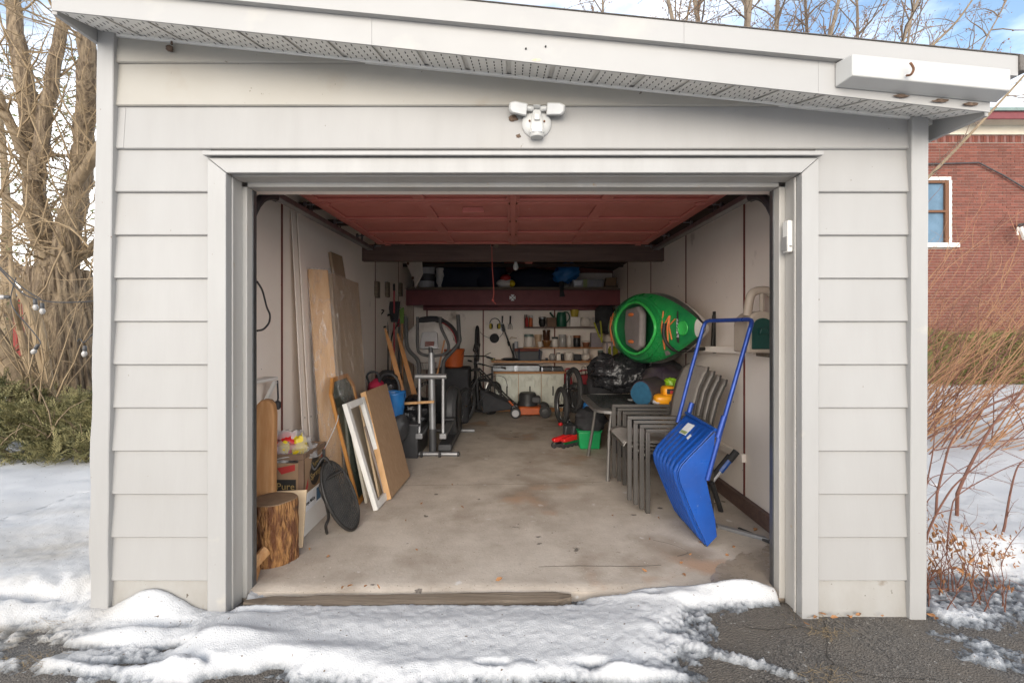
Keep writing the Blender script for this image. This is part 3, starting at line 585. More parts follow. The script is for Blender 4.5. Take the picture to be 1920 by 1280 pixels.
mat('whitepaint',(.74,.72,.68),(.66,.63,.58),rough=.5,scale=8,bump=.1,spots=[((.4,.33,.26),20,.7,.05)])
mat('cream',(.62,.57,.46),(.56,.50,.40),rough=.6,scale=3)
mat('orangewood',(.42,.17,.035),(.50,.23,.06),rough=.45,scale=5,stretch=(6,6,.6))
mat('darkglass',(.05,.06,.045),(.10,.115,.09),rough=.10,spec=.8,scale=2.5)
mat('greyply',(.36,.26,.17),(.27,.19,.12),rough=.6,scale=3,stretch=(2,2,.5))
mat('brownsheet',(.30,.235,.20),rough=.7)
def film(name, a0, a1):                                # clear crinkled plastic: see-through, crease highlights painted in as pale streaks
    mat(name,(.80,.77,.74),rough=.08,spec=.9,bump=.9,bscale=8,stretch=(1,1,.35),bdist=.03); m = MAT[name]; t = m.node_tree; b = t.nodes['Principled BSDF']; N = t.nodes.new; K = t.links.new
    tcn = N('ShaderNodeTexCoord'); mpn = N('ShaderNodeMapping'); mpn.inputs['Scale'].default_value = (1,1,.3); n = N('ShaderNodeTexNoise'); n.inputs['Scale'].default_value = 11; n.inputs['Detail'].default_value = 3; n.inputs['Distortion'].default_value = 1.2
    K(tcn.outputs['Object'],mpn.inputs['Vector']); K(mpn.outputs['Vector'],n.inputs['Vector']); s1 = N('ShaderNodeMath'); s1.operation = 'SUBTRACT'; K(n.outputs['Fac'],s1.inputs[0]); s1.inputs[1].default_value = .5; ab = N('ShaderNodeMath'); ab.operation = 'ABSOLUTE'; K(s1.outputs['Value'],ab.inputs[0])
    r = N('ShaderNodeMapRange'); r.inputs['From Min'].default_value = 0; r.inputs['From Max'].default_value = .03; r.inputs['To Min'].default_value = a1; r.inputs['To Max'].default_value = a0; K(ab.outputs['Value'],r.inputs['Value']); K(r.outputs['Result'],b.inputs['Alpha'])
film('wrap',.09,.30)
# stump with bark, end grain on top
def logthing(name,label,b,r,h,cat='log',lean=(0,0),n=28,group=None,top='cutwood',side='bark'):
    t = thing(name,label,cat,b,group); ax = V(lean[0],lean[1],1)
    pr = [(r*(1.06-.06*k/11+.012*math.sin(k*2.1)),h*.985*k/11) for k in range(12)]
    MB().lathe(pr,48,b,ax,.16).build('bark',side,t)
    MB().lathe([(r*.985,h*.96),(r*.97,h*1.0),(r*.3,h*1.004)],48,b,ax,.16).build('cut_end',top,t)
    return t
b = V(-1.375,.46,ZF); logthing('log_stump','short round log stump with wet brown bark inside the door',b,.120,.345,'log')
# tall split slab standing behind the stump
b = P(493,925,.58); t = thing('split_log','tall split wooden slab standing upright behind the stump','log',(b.x,.58,ZF))
pl = [(-.062,0),(.066,0),(.064,.3),(.058,.62),(.056,.80),(.045,.86),(.02,.885),(-.02,.89),(-.05,.86),(-.058,.7),(-.056,.35)]
MB().prism(pl,.07,frame((b.x,.60,ZF),(1,.12,0),(0,.08,1))).build('heartwood','splitwood',t,bevel=.012,seg=3)
MB().prism([(a*.9-.008,c) for a,c in pl],.03,frame((b.x,.604+.02,ZF),(1,.12,0),(0,.08,1))).build('bark','bark',t,bevel=.004)
from mathutils import Euler
for i,(c,e) in enumerate((((-1.385,.262,ZF+.026),(0,0,.35)),((-1.375,.275,ZF+.085),(.55,.25,-.3)))):
    MB(Matrix.Translation(c) @ Euler(e).to_matrix().to_4x4()).prism([(-.026,-.022),(.026,-.022),(.018,.012),(-.004,.026),(-.022,.014)],.13,frame((0,-.065,0),(1,0,0),(0,0,1)) @ Matrix.Translation((0,0,-.13))).build('firewood','splitwood',None,bevel=.003,label=('split firewood piece on the floor beside the left jamb','upper split firewood piece leaning beside the left jamb')[i],cat='firewood',group='firewood by the jamb')
def lean(name,label,cat,B0,B1,T0,th,mt,bevel=.002,group=None,edge=None):   # board standing on B0-B1, its top leaning to T0
    B0,B1,T0 = map(Vector,(B0,B1,T0)); T1 = T0+(B1-B0); n = (B1-B0).cross(T0-B0).normalized()*th
    return MB().slab(B0,B1,T1,T0,n).build(name,mt,None,bevel=bevel,label=label,cat=cat,group=group)
B0 = G(500,1030); B1 = G(567,1026); lean('plywood_offcut','small pale plywood offcut propped behind the stump','board',B0,B1,B0+V(-.005,.07,.325),-.016,'palewood')
# long white carton with a printed label, the brown cases standing on it
wb = thing('white_carton','long white carton with printed label under the brown cases','box',(-1.5,.93,ZF))
MB().box(-1.685,-1.325,.70,1.20,ZF+.001,.30).build('carton','whitecard',wb,bevel=.004)
lb = MB().box(-1.3245,-1.3235,.715,1.10,.185,.292).build('label','labelwhite',wb,label='white printed label')
MB().box(-1.3232,-1.3225,.93,1.00,.20,.285).build('label_patch','labelblue',lb)
text('label_text','Telescopic MultiCaps',.036,frame((-1.3228,.82,.235),(0,1,.0),(0,0,1)),'printblack',lb,sx=.55)
def case(name,label,x0,x1,y0,y1,z0,z1,txt_f,txt_s):
    t = thing(name,label,'box',((x0+x1)/2,(y0+y1)/2,z0),'brown drink cases'); w = .006
    m = MB(); m.box(x0,x1,y0,y0+w,z0,z1-.055); m.box(x0,x1,y1-w,y1,z0,z1); m.box(x0,x0+w,y0+w,y1-w,z0,z1); m.box(x1-w,x1,y0+w,y1-w,z0,z1); m.box(x0+w,x1-w,y0+w,y1-w,z0,z0+w)
    m.build('carton','cardboard',t)
    MB().box(x0,x1,y0-.004,y0+.012,z1-.035,z1).box(x1-.035,x1,y0-.004,y0+.012,z0,z1-.036).box(x1-.002,x1+.004,y0+.013,y1,z1-.03,z1).build('frame_edges','darkcard',t,bevel=.002)
    f = MB().box(x0+.02,x1-.05,y0-.0025,y0-.0005,z0+.005,z0+.10).build('front_print','printblack',t)
    MB().add([(x1-.17,y0-.0032,z1-.085),(x1-.055,y0-.0032,z1-.062),(x1-.055,y0-.0032,z1-.10),(x1-.14,y0-.0032,z1-.125)],[(0,3,2,1)]).build('front_stripe','printred',t)
    if txt_f: text('front_lettering',txt_f,.062,frame((x1-.115,y0-.0034,z0+.055),(1,0,0),(0,0,1)),'printgold',f)
    M = frame((x1+.0012,(y0+y1)/2-.01,z0+.12),(0,1,0),(0,0,1))
    MB().prism([(.085*math.cos(a)*(1 if math.sin(a)<.2 else .8),.105*math.sin(a)) for a in [2*math.pi*i/24 for i in range(24)]],.0012,M).build('side_print','printblack',t)
    MB().add([(x1+.002,y0+.02,z0+.03),(x1+.002,y0+.06,z0+.09),(x1+.002,y0+.06,z0+.04),(x1+.002,y0+.03,z0)],[(0,1,2,3)]).add([(x1+.002,y1-.09,z1-.08),(x1+.002,y1-.02,z1-.02),(x1+.002,y1-.02,z1-.07),(x1+.002,y1-.07,z1-.12)],[(0,1,2,3)]).build('side_stripe','printred',t)
    for j,wd_ in enumerate(txt_s): text('side_lettering',wd_,.062,frame((x1+.0030,(y0+y1)/2-.01,z0+.155-j*.065),(0,1,.12),(0,-.12,1)),'printgold',t)
    return t
case('drink_case','worn brown cardboard drink case with black emblem on the white carton',-1.675,-1.325,.74,1.10,.302,.56,'Pure',['Pure','Spring'])
gb = thing('shopping_bag','crumpled clear plastic bag with red and yellow print in the drink case','bag',P(545,850,.90))
MB().ell(P(540,842,.90),(.155,.13,.115),22,14,.45,2.4).build('clear_film','clearbag',gb)
MB().ell(P(538,836,.865),(.088,.06,.085),18,12,.35,2.6).build('red_print','redbag',gb); MB().ell(P(560,838,.86),(.055,.05,.075),16,10,.4,2.8).build('yellow_print','yellowbag',gb)
MB().ell(P(534,838,.805),(.034,.012,.04),14,10,.3,3).build('yellow_emblem','yellowbag',gb)
MB().slab(P(508,812,.95),P(520,818,.95),P(516,850,.90),P(505,850,.90),(0,.02,0)).build('plastic_scraper','blackplastic',None,bevel=.004,label='black plastic scraper sticking out of the drink case',cat='scraper')
cab = bez([P(512,862,.74),P(545,856,.74),P(575,858,.80),P(600,852,.95),P(618,822,1.12),P(632,790,1.2),P(634,778,1.22)],6)
MB().tube(cab,.003,6).build('white_cable','whiteplastic',None,label='thin white cable draped over the drink case',cat='cable')
# black slatted oval, propped on bent legs
ov = thing('slatted_seat','black slatted oval seat tipped on its bent metal legs','folding seat',G(650,992))
C = P(638,928,.86); u = (P(607,868,.90)-P(657,990,.86)).normalized(); nrm = V(.92,-.30,.30); vv = nrm.cross(u).normalized(); nrm = u.cross(vv).normalized()
if nrm.x < 0: nrm = -nrm
A, Bx = .235, .130
M = frame(C,vv,u)
MB().tube([M@V(Bx*math.cos(a),A*math.sin(a),0) for a in [2*math.pi*i/36 for i in range(37)]],.010,8,False).build('rim','blackmetal',ov)
for i in range(-8,9):
    x_ = i*Bx/8.6; hgt = A*math.sqrt(max(0,1-(x_/Bx)**2)); zz = .014*(1-(x_/Bx)**2)
    MB().tube([M@V(x_,-hgt,0),M@V(x_,-hgt*.5,zz),M@V(x_,hgt*.5,zz),M@V(x_,hgt,0)],.0055,6).build('slat','blackmetal',ov)
top = M@V(0,A,0)
MB().tube(bez([M@V(-.02,A-.03,0),top+V(-.02,.0,.03),P(590,880,.86),P(580,862,.86),P(577,855,.86)],5),[.012]*21,8).build('leg','blackmetal',ov)
MB().tube(bez([top,P(600,872,.90),P(606,862,.92),P(607,848,.93),P(606,842,.93)],5),.010,8).build('leg','blackmetal',ov)
MB().tube(bez([M@V(-.06,A*.6,-.03),P(603,905,.80),P(604,925,.78),P(612,945,.80),P(616,970,.74),P(611,985,.70),G(613,1001)+V(0,0,.008)],5),.010,8).build('leg','blackmetal',ov)
# sheets leaning on the wall
for i,(y0,y1,xb,xt,h) in enumerate(((1.34,2.62,-1.575,-1.690,2.30),(1.40,2.66,-1.545,-1.672,2.28))):
    lean('wall_sheet',('pale pink board sheet leaning flat on the left wall, rearmost','pale pink board sheet leaning flat on the left wall, in front')[i],'board',(xb,y0,ZF),(xb,y1,ZF),(xt,y0,h),.008,'wallpanel',group='sheets on the left wall')
# plank, wrapped board, ply, oval framed mirror, window sash, loose boards
lean('plank','tall brown plank standing behind the wrapped boards','plank',(-1.34,2.02,ZF),(-1.335,2.30,ZF),(-1.655,1.98,2.04),.03,'greyply',.008)
wr = thing('wrapped_board','tan wooden board wrapped in clear plastic film leaning on the wall','board',(-1.3,1.5,ZF))
B0 = V(-1.43,1.34,ZF); B1 = V(-1.30,1.42,ZF); T0 = V(-1.625,1.50,1.83)
n_ = (B1-B0).cross(T0-B0).normalized()*-.04
MB().slab(B0,B1,T0+(B1-B0),T0,n_).build('board','pine',wr,bevel=.006)
P0 = B1+V(-.01,.04,0); P1 = P0+V(.02,.62,0); Q0 = T0+(B1-B0)+V(.0,.08,-.02)
MB().slab(P0,P1,Q0+V(.02,.62,-.02),Q0,V(-.03,0,0)).build('panel','greyply',wr,bevel=.003)
def wrapf(u,v):
    a = [B0+V(-.02,-.02,0),B1+V(.015,-.02,0),P0+V(.03,0,0),P1+V(.03,-.1,0)]; b_ = [T0+V(-.015,-.02,.01),T0+(B1-B0)+V(.015,-.02,.01),Q0+V(.02,0,.02),Q0+V(.05,.5,-.05)]
    s_ = u*3; i = min(2,int(s_)); f = s_-i; p = a[i].lerp(a[i+1],f); q = b_[i].lerp(b_[i+1],f)
    r = p.lerp(q,.02+.98*v); k = mn.fractal(V(u*9,v*5,3),1,2,4)*.018; return r+V(k+.012,-abs(k)*.9-.004,0)
MB().grid(wrapf,44,50).build('plastic_film','wrap',wr,smooth=60)
ms = thing('framed_mirror','orange wood framed mirror with clipped corners leaning among the boards','mirror',G(668,945))
B0 = G(668,948); B1 = B0+V(-.02,.58,0); T0 = P(632,713,1.52); U = (B1-B0); W = T0-B0; wl = W.length
M = frame(B0,U,W); ul = U.length; hh = wl; cl = .11
po = [(0,0),(ul,0),(ul,hh-cl),(ul-cl,hh),(cl,hh),(0,hh-cl)]; 
pi = [(.035,.035),(ul-.035,.035),(ul-.035,hh-cl-.015),(ul-cl-.015,hh-.035),(cl+.015,hh-.035),(.035,hh-cl-.015)]
m = MB()
for i in range(6):
    j = (i+1)%6; m.hexa([M@V(*po[i],0),M@V(*po[j],0),M@V(*pi[j],0),M@V(*pi[i],0),M@V(*po[i],.025),M@V(*po[j],.025),M@V(*pi[j],.02),M@V(*pi[i],.02)])
m.build('frame','orangewood',ms,bevel=.003); MB().prism(pi,.004,M @ Matrix.Translation((0,0,.006))).build('glass','darkglass',ms)
lean('cream_board','cream painted board leaning between the mirror and window sash','board',G(684,944),G(684,944)+V(-.02,.45,0),P(648,766,1.53),.02,'cream')
ws = thing('window_sash','white painted empty window sash leaning before the cream board','window frame',G(700,957))
B0 = G(700,958); U = V(.02,.36,0); T0 = P(664,757,1.40); M = frame(B0,U,T0-B0); ul, hh = U.length,(T0-B0).length; fw = .05
for a,b_,c_,d_ in ((0,fw,0,hh),(ul-fw,ul,0,hh),(fw+.001,ul-fw-.001,0,fw),(fw+.001,ul-fw-.001,hh-fw,hh)): MB().prism([(a,c_),(b_,c_),(b_,d_),(a,d_)],.035,M).build('rail','whitepaint',ws,bevel=.003)
lean('oak_board','narrow honey coloured board standing inside the window sash','board',G(722,936)+V(-.06,.02,0),G(722,936)+V(-.05,.34,0),P(672,755,1.62),.018,'palewood')
lean('grey_board','short grey brown board leaning behind the big tan board','board',G(722,938),G(722,938)+V(.02,.30,0),P(682,800,1.55),.018,'brownsheet')
bt = thing('tan_board','thick tan laminated board with pale edge leaning at the front of the stack','board',G(727,936))
B0 = G(715,938)+V(.035,0,0); B1 = G(760,895); T0 = P(676,737,1.62); nv = (B1-B0).cross(T0-B0).normalized()*.045
MB().slab(B0,B1,T0+(B1-B0),T0,nv).build('panel','tanboard',bt,bevel=.002)
e = (B0-B1).normalized()*.004; MB().slab(B0+e*.2,B0+e,T0+e,T0+e*.2,nv).build('edge_band','pine',bt)
# shelf and cable on the near left wall
ls = thing('wall_shelf','small white bracket shelf on the left wall beside the door','shelf',(-1.62,.9,.9))
MB().box(-1.699,-1.605,.55,.98,1.01,1.03).build('board','whitecard',ls,bevel=.003)
MB().slab((-1.698,.93,.84),(-1.698,.96,.84),(-1.615,.96,1.005),(-1.615,.93,1.005),(.015,0,-.012)).build('bracket','whitepaint',ls); 
MB().tube([(-1.62,1.0,1.0),(-1.62,1.01,.88),(-1.625,1.01,.84)],.006,6).lathe([(.012,0),(.022,.01),(.022,.05),(.01,.06)],12,(-1.625,1.01,.80)).build('plug_cord','blackplastic',None,label='black plug hanging on a cord below the wall shelf',cat='plug')
ca = [P(482,528,.52),P(492,545,.62),P(500,575,.72),P(506,590,.76),P(504,605,.72),P(494,617,.60),P(482,620,.50)]
MB().tube(bez(ca,6),.006,6).build('black_cable','blackplastic',None,label='black cable loop hanging by the left door track',cat='cable')
# ---------------------------------------------------------------- left side, deeper in
mat('bluebag',(.02,.16,.42),(.015,.11,.32),rough=.35,scale=9,bump=.5,bscale=14); mat('pinkred',(.42,.02,.06),rough=.6)
mat('blackcloth',(.022,.022,.025),(.042,.042,.045),rough=.8,scale=9,bump=.5,bscale=25); mat('blackgloss',(.02,.02,.022),rough=.22,spec=.5,bump=.9,bscale=11,bdist=.04)
mat('greyplastic',(.13,.13,.13),(.10,.10,.10),rough=.5,scale=6); mat('darkgrey',(.045,.045,.048),(.06,.06,.062),rough=.5,scale=8)
mat('orangeplastic',(.48,.10,.02),(.40,.08,.018),rough=.5,scale=8); mat('trashfilm',(.62,.57,.53),(.52,.48,.45),rough=.3,alpha=.82,bump=.9,bscale=11,bdist=.02)
mat('stick',(.50,.24,.09),(.42,.19,.07),rough=.5,scale=5,stretch=(4,4,.5)); mat('toolgreen',(.02,.10,.06),rough=.5); mat('limegreen',(.16,.30,.05),rough=.5)
mat('redpaint',(.36,.02,.03),rough=.45); mat('veined',(.03,.03,.033),(.05,.05,.052),rough=.35,scale=5,spots=[((.5,.48,.45),6,.68,.015)])
# wooden hook blocks and long tools on the left wall
for i,(px,py,yy) in enumerate(((706,543,3.62),(724,543,4.1),(751,543,4.84))):
    c = P(px,py,yy); c.x = -1.675
    MB().prism([(-.055,-.10),(.03,-.10),(.055,-.06),(.055,.10),(-.055,.10)],.045,frame((-1.698,c.y,c.z),(0,-1,0),(0,0,1)) @ Matrix.Translation((0,0,-.045))).build('hook_block','oldwood',None,bevel=.004,
      label=('wooden hook block on the left wall nearest the door','wooden hook block on the left wall, middle one of three','wooden hook block on the left wall nearest the back')[i],cat='hook block',group='wooden hook blocks')
def poly(name,label,cat,parts,loc):
    t = thing(name,label,cat,loc)
    for nm,mt,mb in parts: mb.build(nm,mt,t)
    return t
def pole(a,b,r,n=8): return MB().tube([a,b],r,n)
YT = 3.9
a = P(708,600,YT); b = P(706,715,YT)
poly('garden_edger','green shafted garden edger with open hoop handle against the left wall','garden tool',[('shaft','toolgreen',pole(P(707,604,YT),P(706,730,YT),.014)),('tape_band','labelwhite',pole(P(707.5,638,YT),P(707,653,YT),.0155)),
     ('handle','blackmetal',MB().tube(bez([P(707,604,YT),P(698,594,YT),P(697,586,YT),P(719,581,YT),P(713,592,YT),P(707,604,YT)],4),.008,6))],P(706,730,YT))
poly('pick_tool','wooden handled cultivator with dark hooked head beside the edger','garden tool',[('shaft','stick',pole(P(714,650,4.0),P(713,730,4.0),.014)),('head','blackmetal',MB().tube(bez([P(714,650,4.0),P(715,622,4.0),P(718,614,4.0),P(724,612,4.0)],4),.012,6))],P(713,730,4.0))
poly('snow_shovel','black plastic shovel hung blade up on the left wall','shovel',[('blade','blackplastic',MB().slab(P(727,565,4.3),P(746,565,4.35),P(742,604,4.2),P(733,604,4.2),(.03,.02,0))),('shaft','blackmetal',MB().tube(bez([P(738,600,4.2),P(731,590,4.2),P(724,596,4.2),P(727,620,4.2),P(727,700,4.2)],4),.013,6))],P(727,700,4.2))
poly('red_rake','red shafted garden rake standing with black grip upward','rake',[('shaft','redpaint',pole(P(739,545,4.25),P(739,720,4.3),.012)),('grip','blackrubber',pole(P(738.6,532,4.25),P(739,545,4.25),.016))],P(739,720,4.3))
poly('hoe','dark long handled hoe standing in the tool corner','garden tool',[('shaft','stick',pole(P(733,640,4.4),P(733,730,4.4),.014)),('head','blackmetal',MB().tube(bez([P(733,640,4.4),P(738,620,4.4),P(748,606,4.4)],4),.012,6))],P(733,730,4.4))
poly('spade','dark shafted spade standing near the back left wall','spade',[('shaft','darkgrey',pole(P(748,600,4.6),P(748,735,4.6),.014)),('grip','pinkred',pole(P(747,598,4.6),P(747,612,4.6),.02))],P(748,735,4.6))
poly('fan_rake','lime green fan rake hung head up on the wall','rake',[('head','limegreen',MB().slab(P(749,580,4.7),P(757,576,4.7),P(757,606,4.7),P(751,608,4.7),(0,.02,0))),('shaft','stick',pole(P(754,606,4.7),P(755,730,4.75),.012))],P(755,730,4.75))
for i,(x0,y0,x1,y1,yy) in enumerate(((722,615,774,748,3.3),(745,625,783,738,3.5))):
    A,B_ = P(x0,y0,yy),P(x1,y1,yy-.25); d_ = (B_-A).normalized(); M = frame(A,(.92,.35,.2),d_); ln = (B_-A).length
    MB().prism([(-.008,0),(.012,0),(.018,.12),(.03,.2),(.036,ln),(-.022,ln),(-.018,.2)],.02,M).build('wooden_stake','stick',None,bevel=.002,label=('orange wooden stake leaning in front, longer of the two','orange wooden stake leaning behind, shorter of the two')[i],cat='stake',group='wooden stakes')
# clutter before the tools
cs = thing('shell_chair','glossy black moulded seat shell among the clutter','seat',P(728,760,2.9))
c = P(728,735,3.0)
MB().ell(c,(.13,.16,.17),20,14,.05,2,power=.7).build('shell','blackgloss',cs); MB().tube(bez([P(712,712,2.9),P(720,702,2.9),P(735,702,2.9),P(746,715,2.9),P(750,740,2.9)],5),.012,8).build('rim','darkgrey',cs)
MB().ell(P(729,695,3.2)+V(0,0,-.09),(.15,.18,.10),18,12,.15,2).build('black_bin_bag','blackcloth',None,label='black bag heaped behind the seat shell',cat='bag')
rb = thing('red_tote','red tote bag with black handle straps by the boards','bag',P(705,735,2.6))
MB().ell(P(706,724,2.6),(.085,.10,.065),16,10,.25,2.4).build('body','pinkred',rb); MB().tube(bez([P(694,722,2.55),P(688,705,2.55),P(696,697,2.55),P(708,700,2.55),P(712,716,2.55)],5),.012,6).build('strap','blackcloth',rb)
def sack(name,label,pts_c,r,mt,lump=.2,cat='bag',ls=2.3,power=.8,rot=None,nu=24,nv=16): return MB().ell(pts_c,r,nu,nv,lump,ls,rot,power).build(name,mt,None,label=label,cat=cat,smooth=50)
bl = thing('blue_shopping_bag','crinkled bright blue shopping bag above the black crate','bag',P(738,785,2.5))
MB().grid(lambda u,v: P(738,760,2.5)+V((.09+.028*v)*math.cos(6.2832*u)*(1+.16*mn.noise((u*9,v*3,1))),(.09+.02*v)*math.sin(6.2832*u),-.13+.27*v+.02*mn.noise((u*7,5,v*4))),36,14).build('bag_body','bluebag',bl,smooth=60,solid=.003)
MB().ell(P(738,762,2.5),(.075,.07,.10),14,10,.2).build('filling','blackcloth',bl)
sack('grey_sack','dark grey stuffed sack slumped beside the black crate',P(742,800,2.45)+V(-.03,.05,-.02),(.14,.17,.15),'darkgrey',.22)
cr_ = thing('black_crate','black marbled storage crate on the floor by the trainer','crate',G(765,848))
MB().box(-1.36,-.97,2.58,3.15,ZF,.36).build('shell','veined',cr_,bevel=.008); MB().box(-1.38,-.95,2.56,3.17,.362,.385).build('lid_rim','darkgrey',cr_,bevel=.006)
sack('black_sack','shiny black plastic sack lying on the marbled crate',V(-1.10,2.95,.47),(.22,.22,.13),'blackgloss',.4,ls=3.2)
lean('wood_batten','short wooden batten laid across the black sack','batten',V(-1.24,2.7,.56),V(-.80,2.60,.60),V(-1.24,2.7,.585),.03,'pine')
# elliptical trainer
el = thing('elliptical_trainer','grey and black elliptical trainer standing on the floor, facing away','exercise machine',(-.84,2.9,ZF))
def E(zx,zy,Y=2.70): return P(660+zx*.25,560+zy*.25,Y)
def bar(name,pts,r,mt,Y=2.70,n=12,sm=0):
    q = [E(*p) if len(p)==2 else E(*p) for p in pts]
    MB().tube(bez(q,5) if sm else q,r,n).build(name,mt,el)
bar('front_foot',[(415,1163,2.66),(795,1163,2.66)],.022,'silver')
for zx in (412,798): MB().lathe([(.02,0),(.027,.003),(.027,.02),(.02,.024)],14,E(zx,1163,2.66)+V(-.012,0,0),(1,0,0)).build('end_cap','blackplastic',el)
for zx in (518,655): MB().lathe([(.012,0),(.032,.002),(.032,.022),(.012,.024)],18,E(zx-6,1166,2.63),(1,0,0)).build('transport_wheel','blackrubber',el)
for zx in (435,770): MB().lathe([(.016,0),(.02,.004),(.006,.01),(.006,.02)],10,V(E(zx,1163,2.66).x,2.66,ZF)).build('levelling_foot','silver',el)
bar('mast',[(604,985,2.76),(594,405,2.80)],.036,'silver'); bar('mast_base',[(606,1145,2.74),(604,975,2.76)],.038,'darkgrey')
bar('mast_collar',[(592,415,2.80),(590,355,2.80)],.024,'blackplastic')
cn = MB().prism([(-.10,-.09),(.10,-.09),(.085,.085),(.06,.10),(-.06,.10),(-.085,.085)],.045,frame(E(583,320,2.86),(1,0,0),(0,.35,1))).build('console','silver',el,bevel=.008)
MB().prism([(-.05,-.04),(.05,-.04),(.05,.02),(-.05,.02)],.012,frame(E(583,335,2.80),(1,0,0),(0,.35,1))).build('console_bracket','chrome',cn,bevel=.003)
bar('fixed_handle',[(492,135),(492,360),(515,410),(575,428)],.016,'blackrubber',sm=1); bar('fixed_handle',[(662,135),(668,215),(725,350),(700,410),(620,428)],.016,'blackrubber',sm=1)
for pts in ([(404,130,2.85),(408,250,2.83),(418,370,2.80),(495,465,2.76),(506,580,2.72)],[(795,120,2.85),(802,250,2.83),(800,335,2.80),(700,450,2.76),(684,500,2.74),(683,580,2.72)]): bar('swing_arm',pts,.021,'blackrubber',sm=1)
bar('pivot_tube',[(475,582,2.72),(708,582,2.72)],.028,'silver')
for zx in (505,683):
    bar('lower_arm',[(zx,595,2.72),(zx,1010,2.62)],.017,'silver'); c = E(zx,1028,2.60); MB().cbox(c,.07,.05,.055).build('arm_bracket','silver',el,bevel=.006)
    MB().hexa([c+V(*p) for p in ((-.03,.03,-.03),(.03,.03,-.03),(.04,.75,.03),(-.04,.75,.03),(-.03,.03,.01),(.03,.03,.01),(.04,.75,.07),(-.04,.75,.07))]).build('pedal_arm','greyplastic',el,bevel=.006)
    MB().cbox(c+V(0,.60,.085),.13,.36,.03).build('pedal','blackplastic',el,bevel=.01)
hc = V(-.72,3.42,.37)
MB().lathe([(.02,-.075),(.27,-.065),(.30,-.03),(.30,.03),(.27,.065),(.02,.075)],32,hc,(1,0,0)).build('flywheel_housing','darkgrey',el); MB().lathe([(.06,0),(.20,.004),(.22,.012),(.21,.016),(.05,.018)],28,hc+V(.07,0,0),(1,0,0)).build('crank_disc','blackplastic',el)
MB().box(-.79,-.65,2.75,3.85,ZF+.03,ZF+.10).build('main_rail','darkgrey',el,bevel=.01); a = G(855,815); b2 = G(889,811)
MB().tube([V(-1.0,3.80,ZF+.025),V(-.49,3.80,ZF+.025)],.022,12).build('rear_foot','silver',el)
# white-wrapped bicycle, bin with bucket, wire basket
wbk = thing('wrapped_bicycle','bicycle wheel under pale plastic film behind the trainer','bicycle',P(815,760,4.5))
c = P(812,645,4.55)
MB().tube([c+V(.36*math.cos(a),.05*math.sin(a),.36*math.sin(a)) for a in [2*math.pi*i/40 for i in range(41)]],.026,8,False).build('tyre','blackrubber',wbk)
MB().tube([c+V(.33*math.cos(a),.05*math.sin(a),.33*math.sin(a)) for a in [2*math.pi*i/40 for i in range(41)]],.010,6,False).build('rim','redpaint',wbk)
MB().ell(c+V(-.04,-.09,-.02),(.36,.06,.34),30,18,.12,3).build('plastic_film','trashfilm',wbk); MB().ell(c+V(-.02,-.05,.34),(.2,.06,.06),14,8,.1).build('helmet_cover','blackcloth',wbk)
MB().box(-1.12,-.62,4.35,4.85,ZF,.80).build('black_bin','blackcloth',None,bevel=.03,label='tall black bin behind the trainer under the orange bucket',cat='bin')
ob = thing('orange_bucket','orange red plastic bucket on the black bin','bucket',V(-.84,4.5,.801)); MB().lathe([(.10,0),(.13,.02),(.15,.24),(.155,.25),(.155,.265),(.14,.266),(.125,.05)],24,V(-.84,4.5,.802)).build('pail','orangeplastic',ob); MB().tube(arc((-.84,4.5,1.05),.155,0,math.pi,12,(1,0,0),(0,-.8,-.6)),.004,6).build('bail','blackplastic',ob)
wbs = thing('wire_basket','white wire basket stood behind the trainer mast','basket',P(815,720,3.5)); c = P(800,700,3.45)
for i in range(7): MB().tube([c+V(-.10+.032*i,0,-.14),c+V(-.12+.038*i,-.02,.13)],.004,5).build('wire','chrome',wbs)
for j in range(4): MB().tube([c+V(-.12,0,-.14+.09*j),c+V(.12,0,-.14+.09*j)],.004,5).build('wire','chrome',wbs)
lean('broom_stick','thin brown stick leaning behind the trainer mast','stick',P(818,705,4.1),P(821,705,4.1),P(832,638,4.2),.02,'stick')
# ---------------------------------------------------------------- back wall: loft shelf, shelves, workbench
lf = thing('loft_shelf','deep maroon fronted storage loft across the back wall','loft',(0,5.5,1.7))
MB().box(-1.699,1.699,5.31,5.36,1.722,1.962).build('front_beam','maroon',lf,bevel=.005); MB().box(-1.699,1.699,5.31,5.895,1.964,1.985).build('deck','darkwood',lf,bevel=.003)
MB().box(-1.5,1.60,5.70,5.78,1.66,1.765).build('rear_joist','maroon',lf,bevel=.004); MB().box(-1.66,1.66,5.30,5.40,1.986,2.01).build('loose_board','oldwood',lf,bevel=.004)
em = P(961,558,5.30); q = MB()
for a in range(4):
    Mx = frame(em,(math.cos(a*math.pi/2),0,math.sin(a*math.pi/2)),(0,1,0)) 
    q.add([em+V(*(Matrix.Rotation(a*math.pi/2,3,'Y')@Vector(p))) for p in ((-.012,-.001,.008),(.012,-.001,.008),(.018,-.001,.034),(.026,-.001,.034),(.026,-.001,.048),(-.026,-.001,.048),(-.026,-.001,.034),(-.018,-.001,.034))],[tuple(range(8))])
q.build('white_emblem','labelwhite',lf,smooth=0,label='small white cross emblem')
mat('bucketgrey',(.46,.46,.48),(.38,.38,.40),rough=.5,scale=6); mat('navy',(.008,.012,.03),(.015,.02,.04),rough=.7,scale=5,bump=.4,bscale=12); mat('oliveband',(.30,.36,.16),rough=.5)
mat('clearbox',(.36,.36,.38),(.28,.28,.30),rough=.25,spec=.7); mat('yellowplastic',(.55,.42,.06),rough=.45); mat('darkgreen',(.01,.09,.05),rough=.4); mat('bulb',(.8,.8,.78),rough=.25)
ZL = 2.012
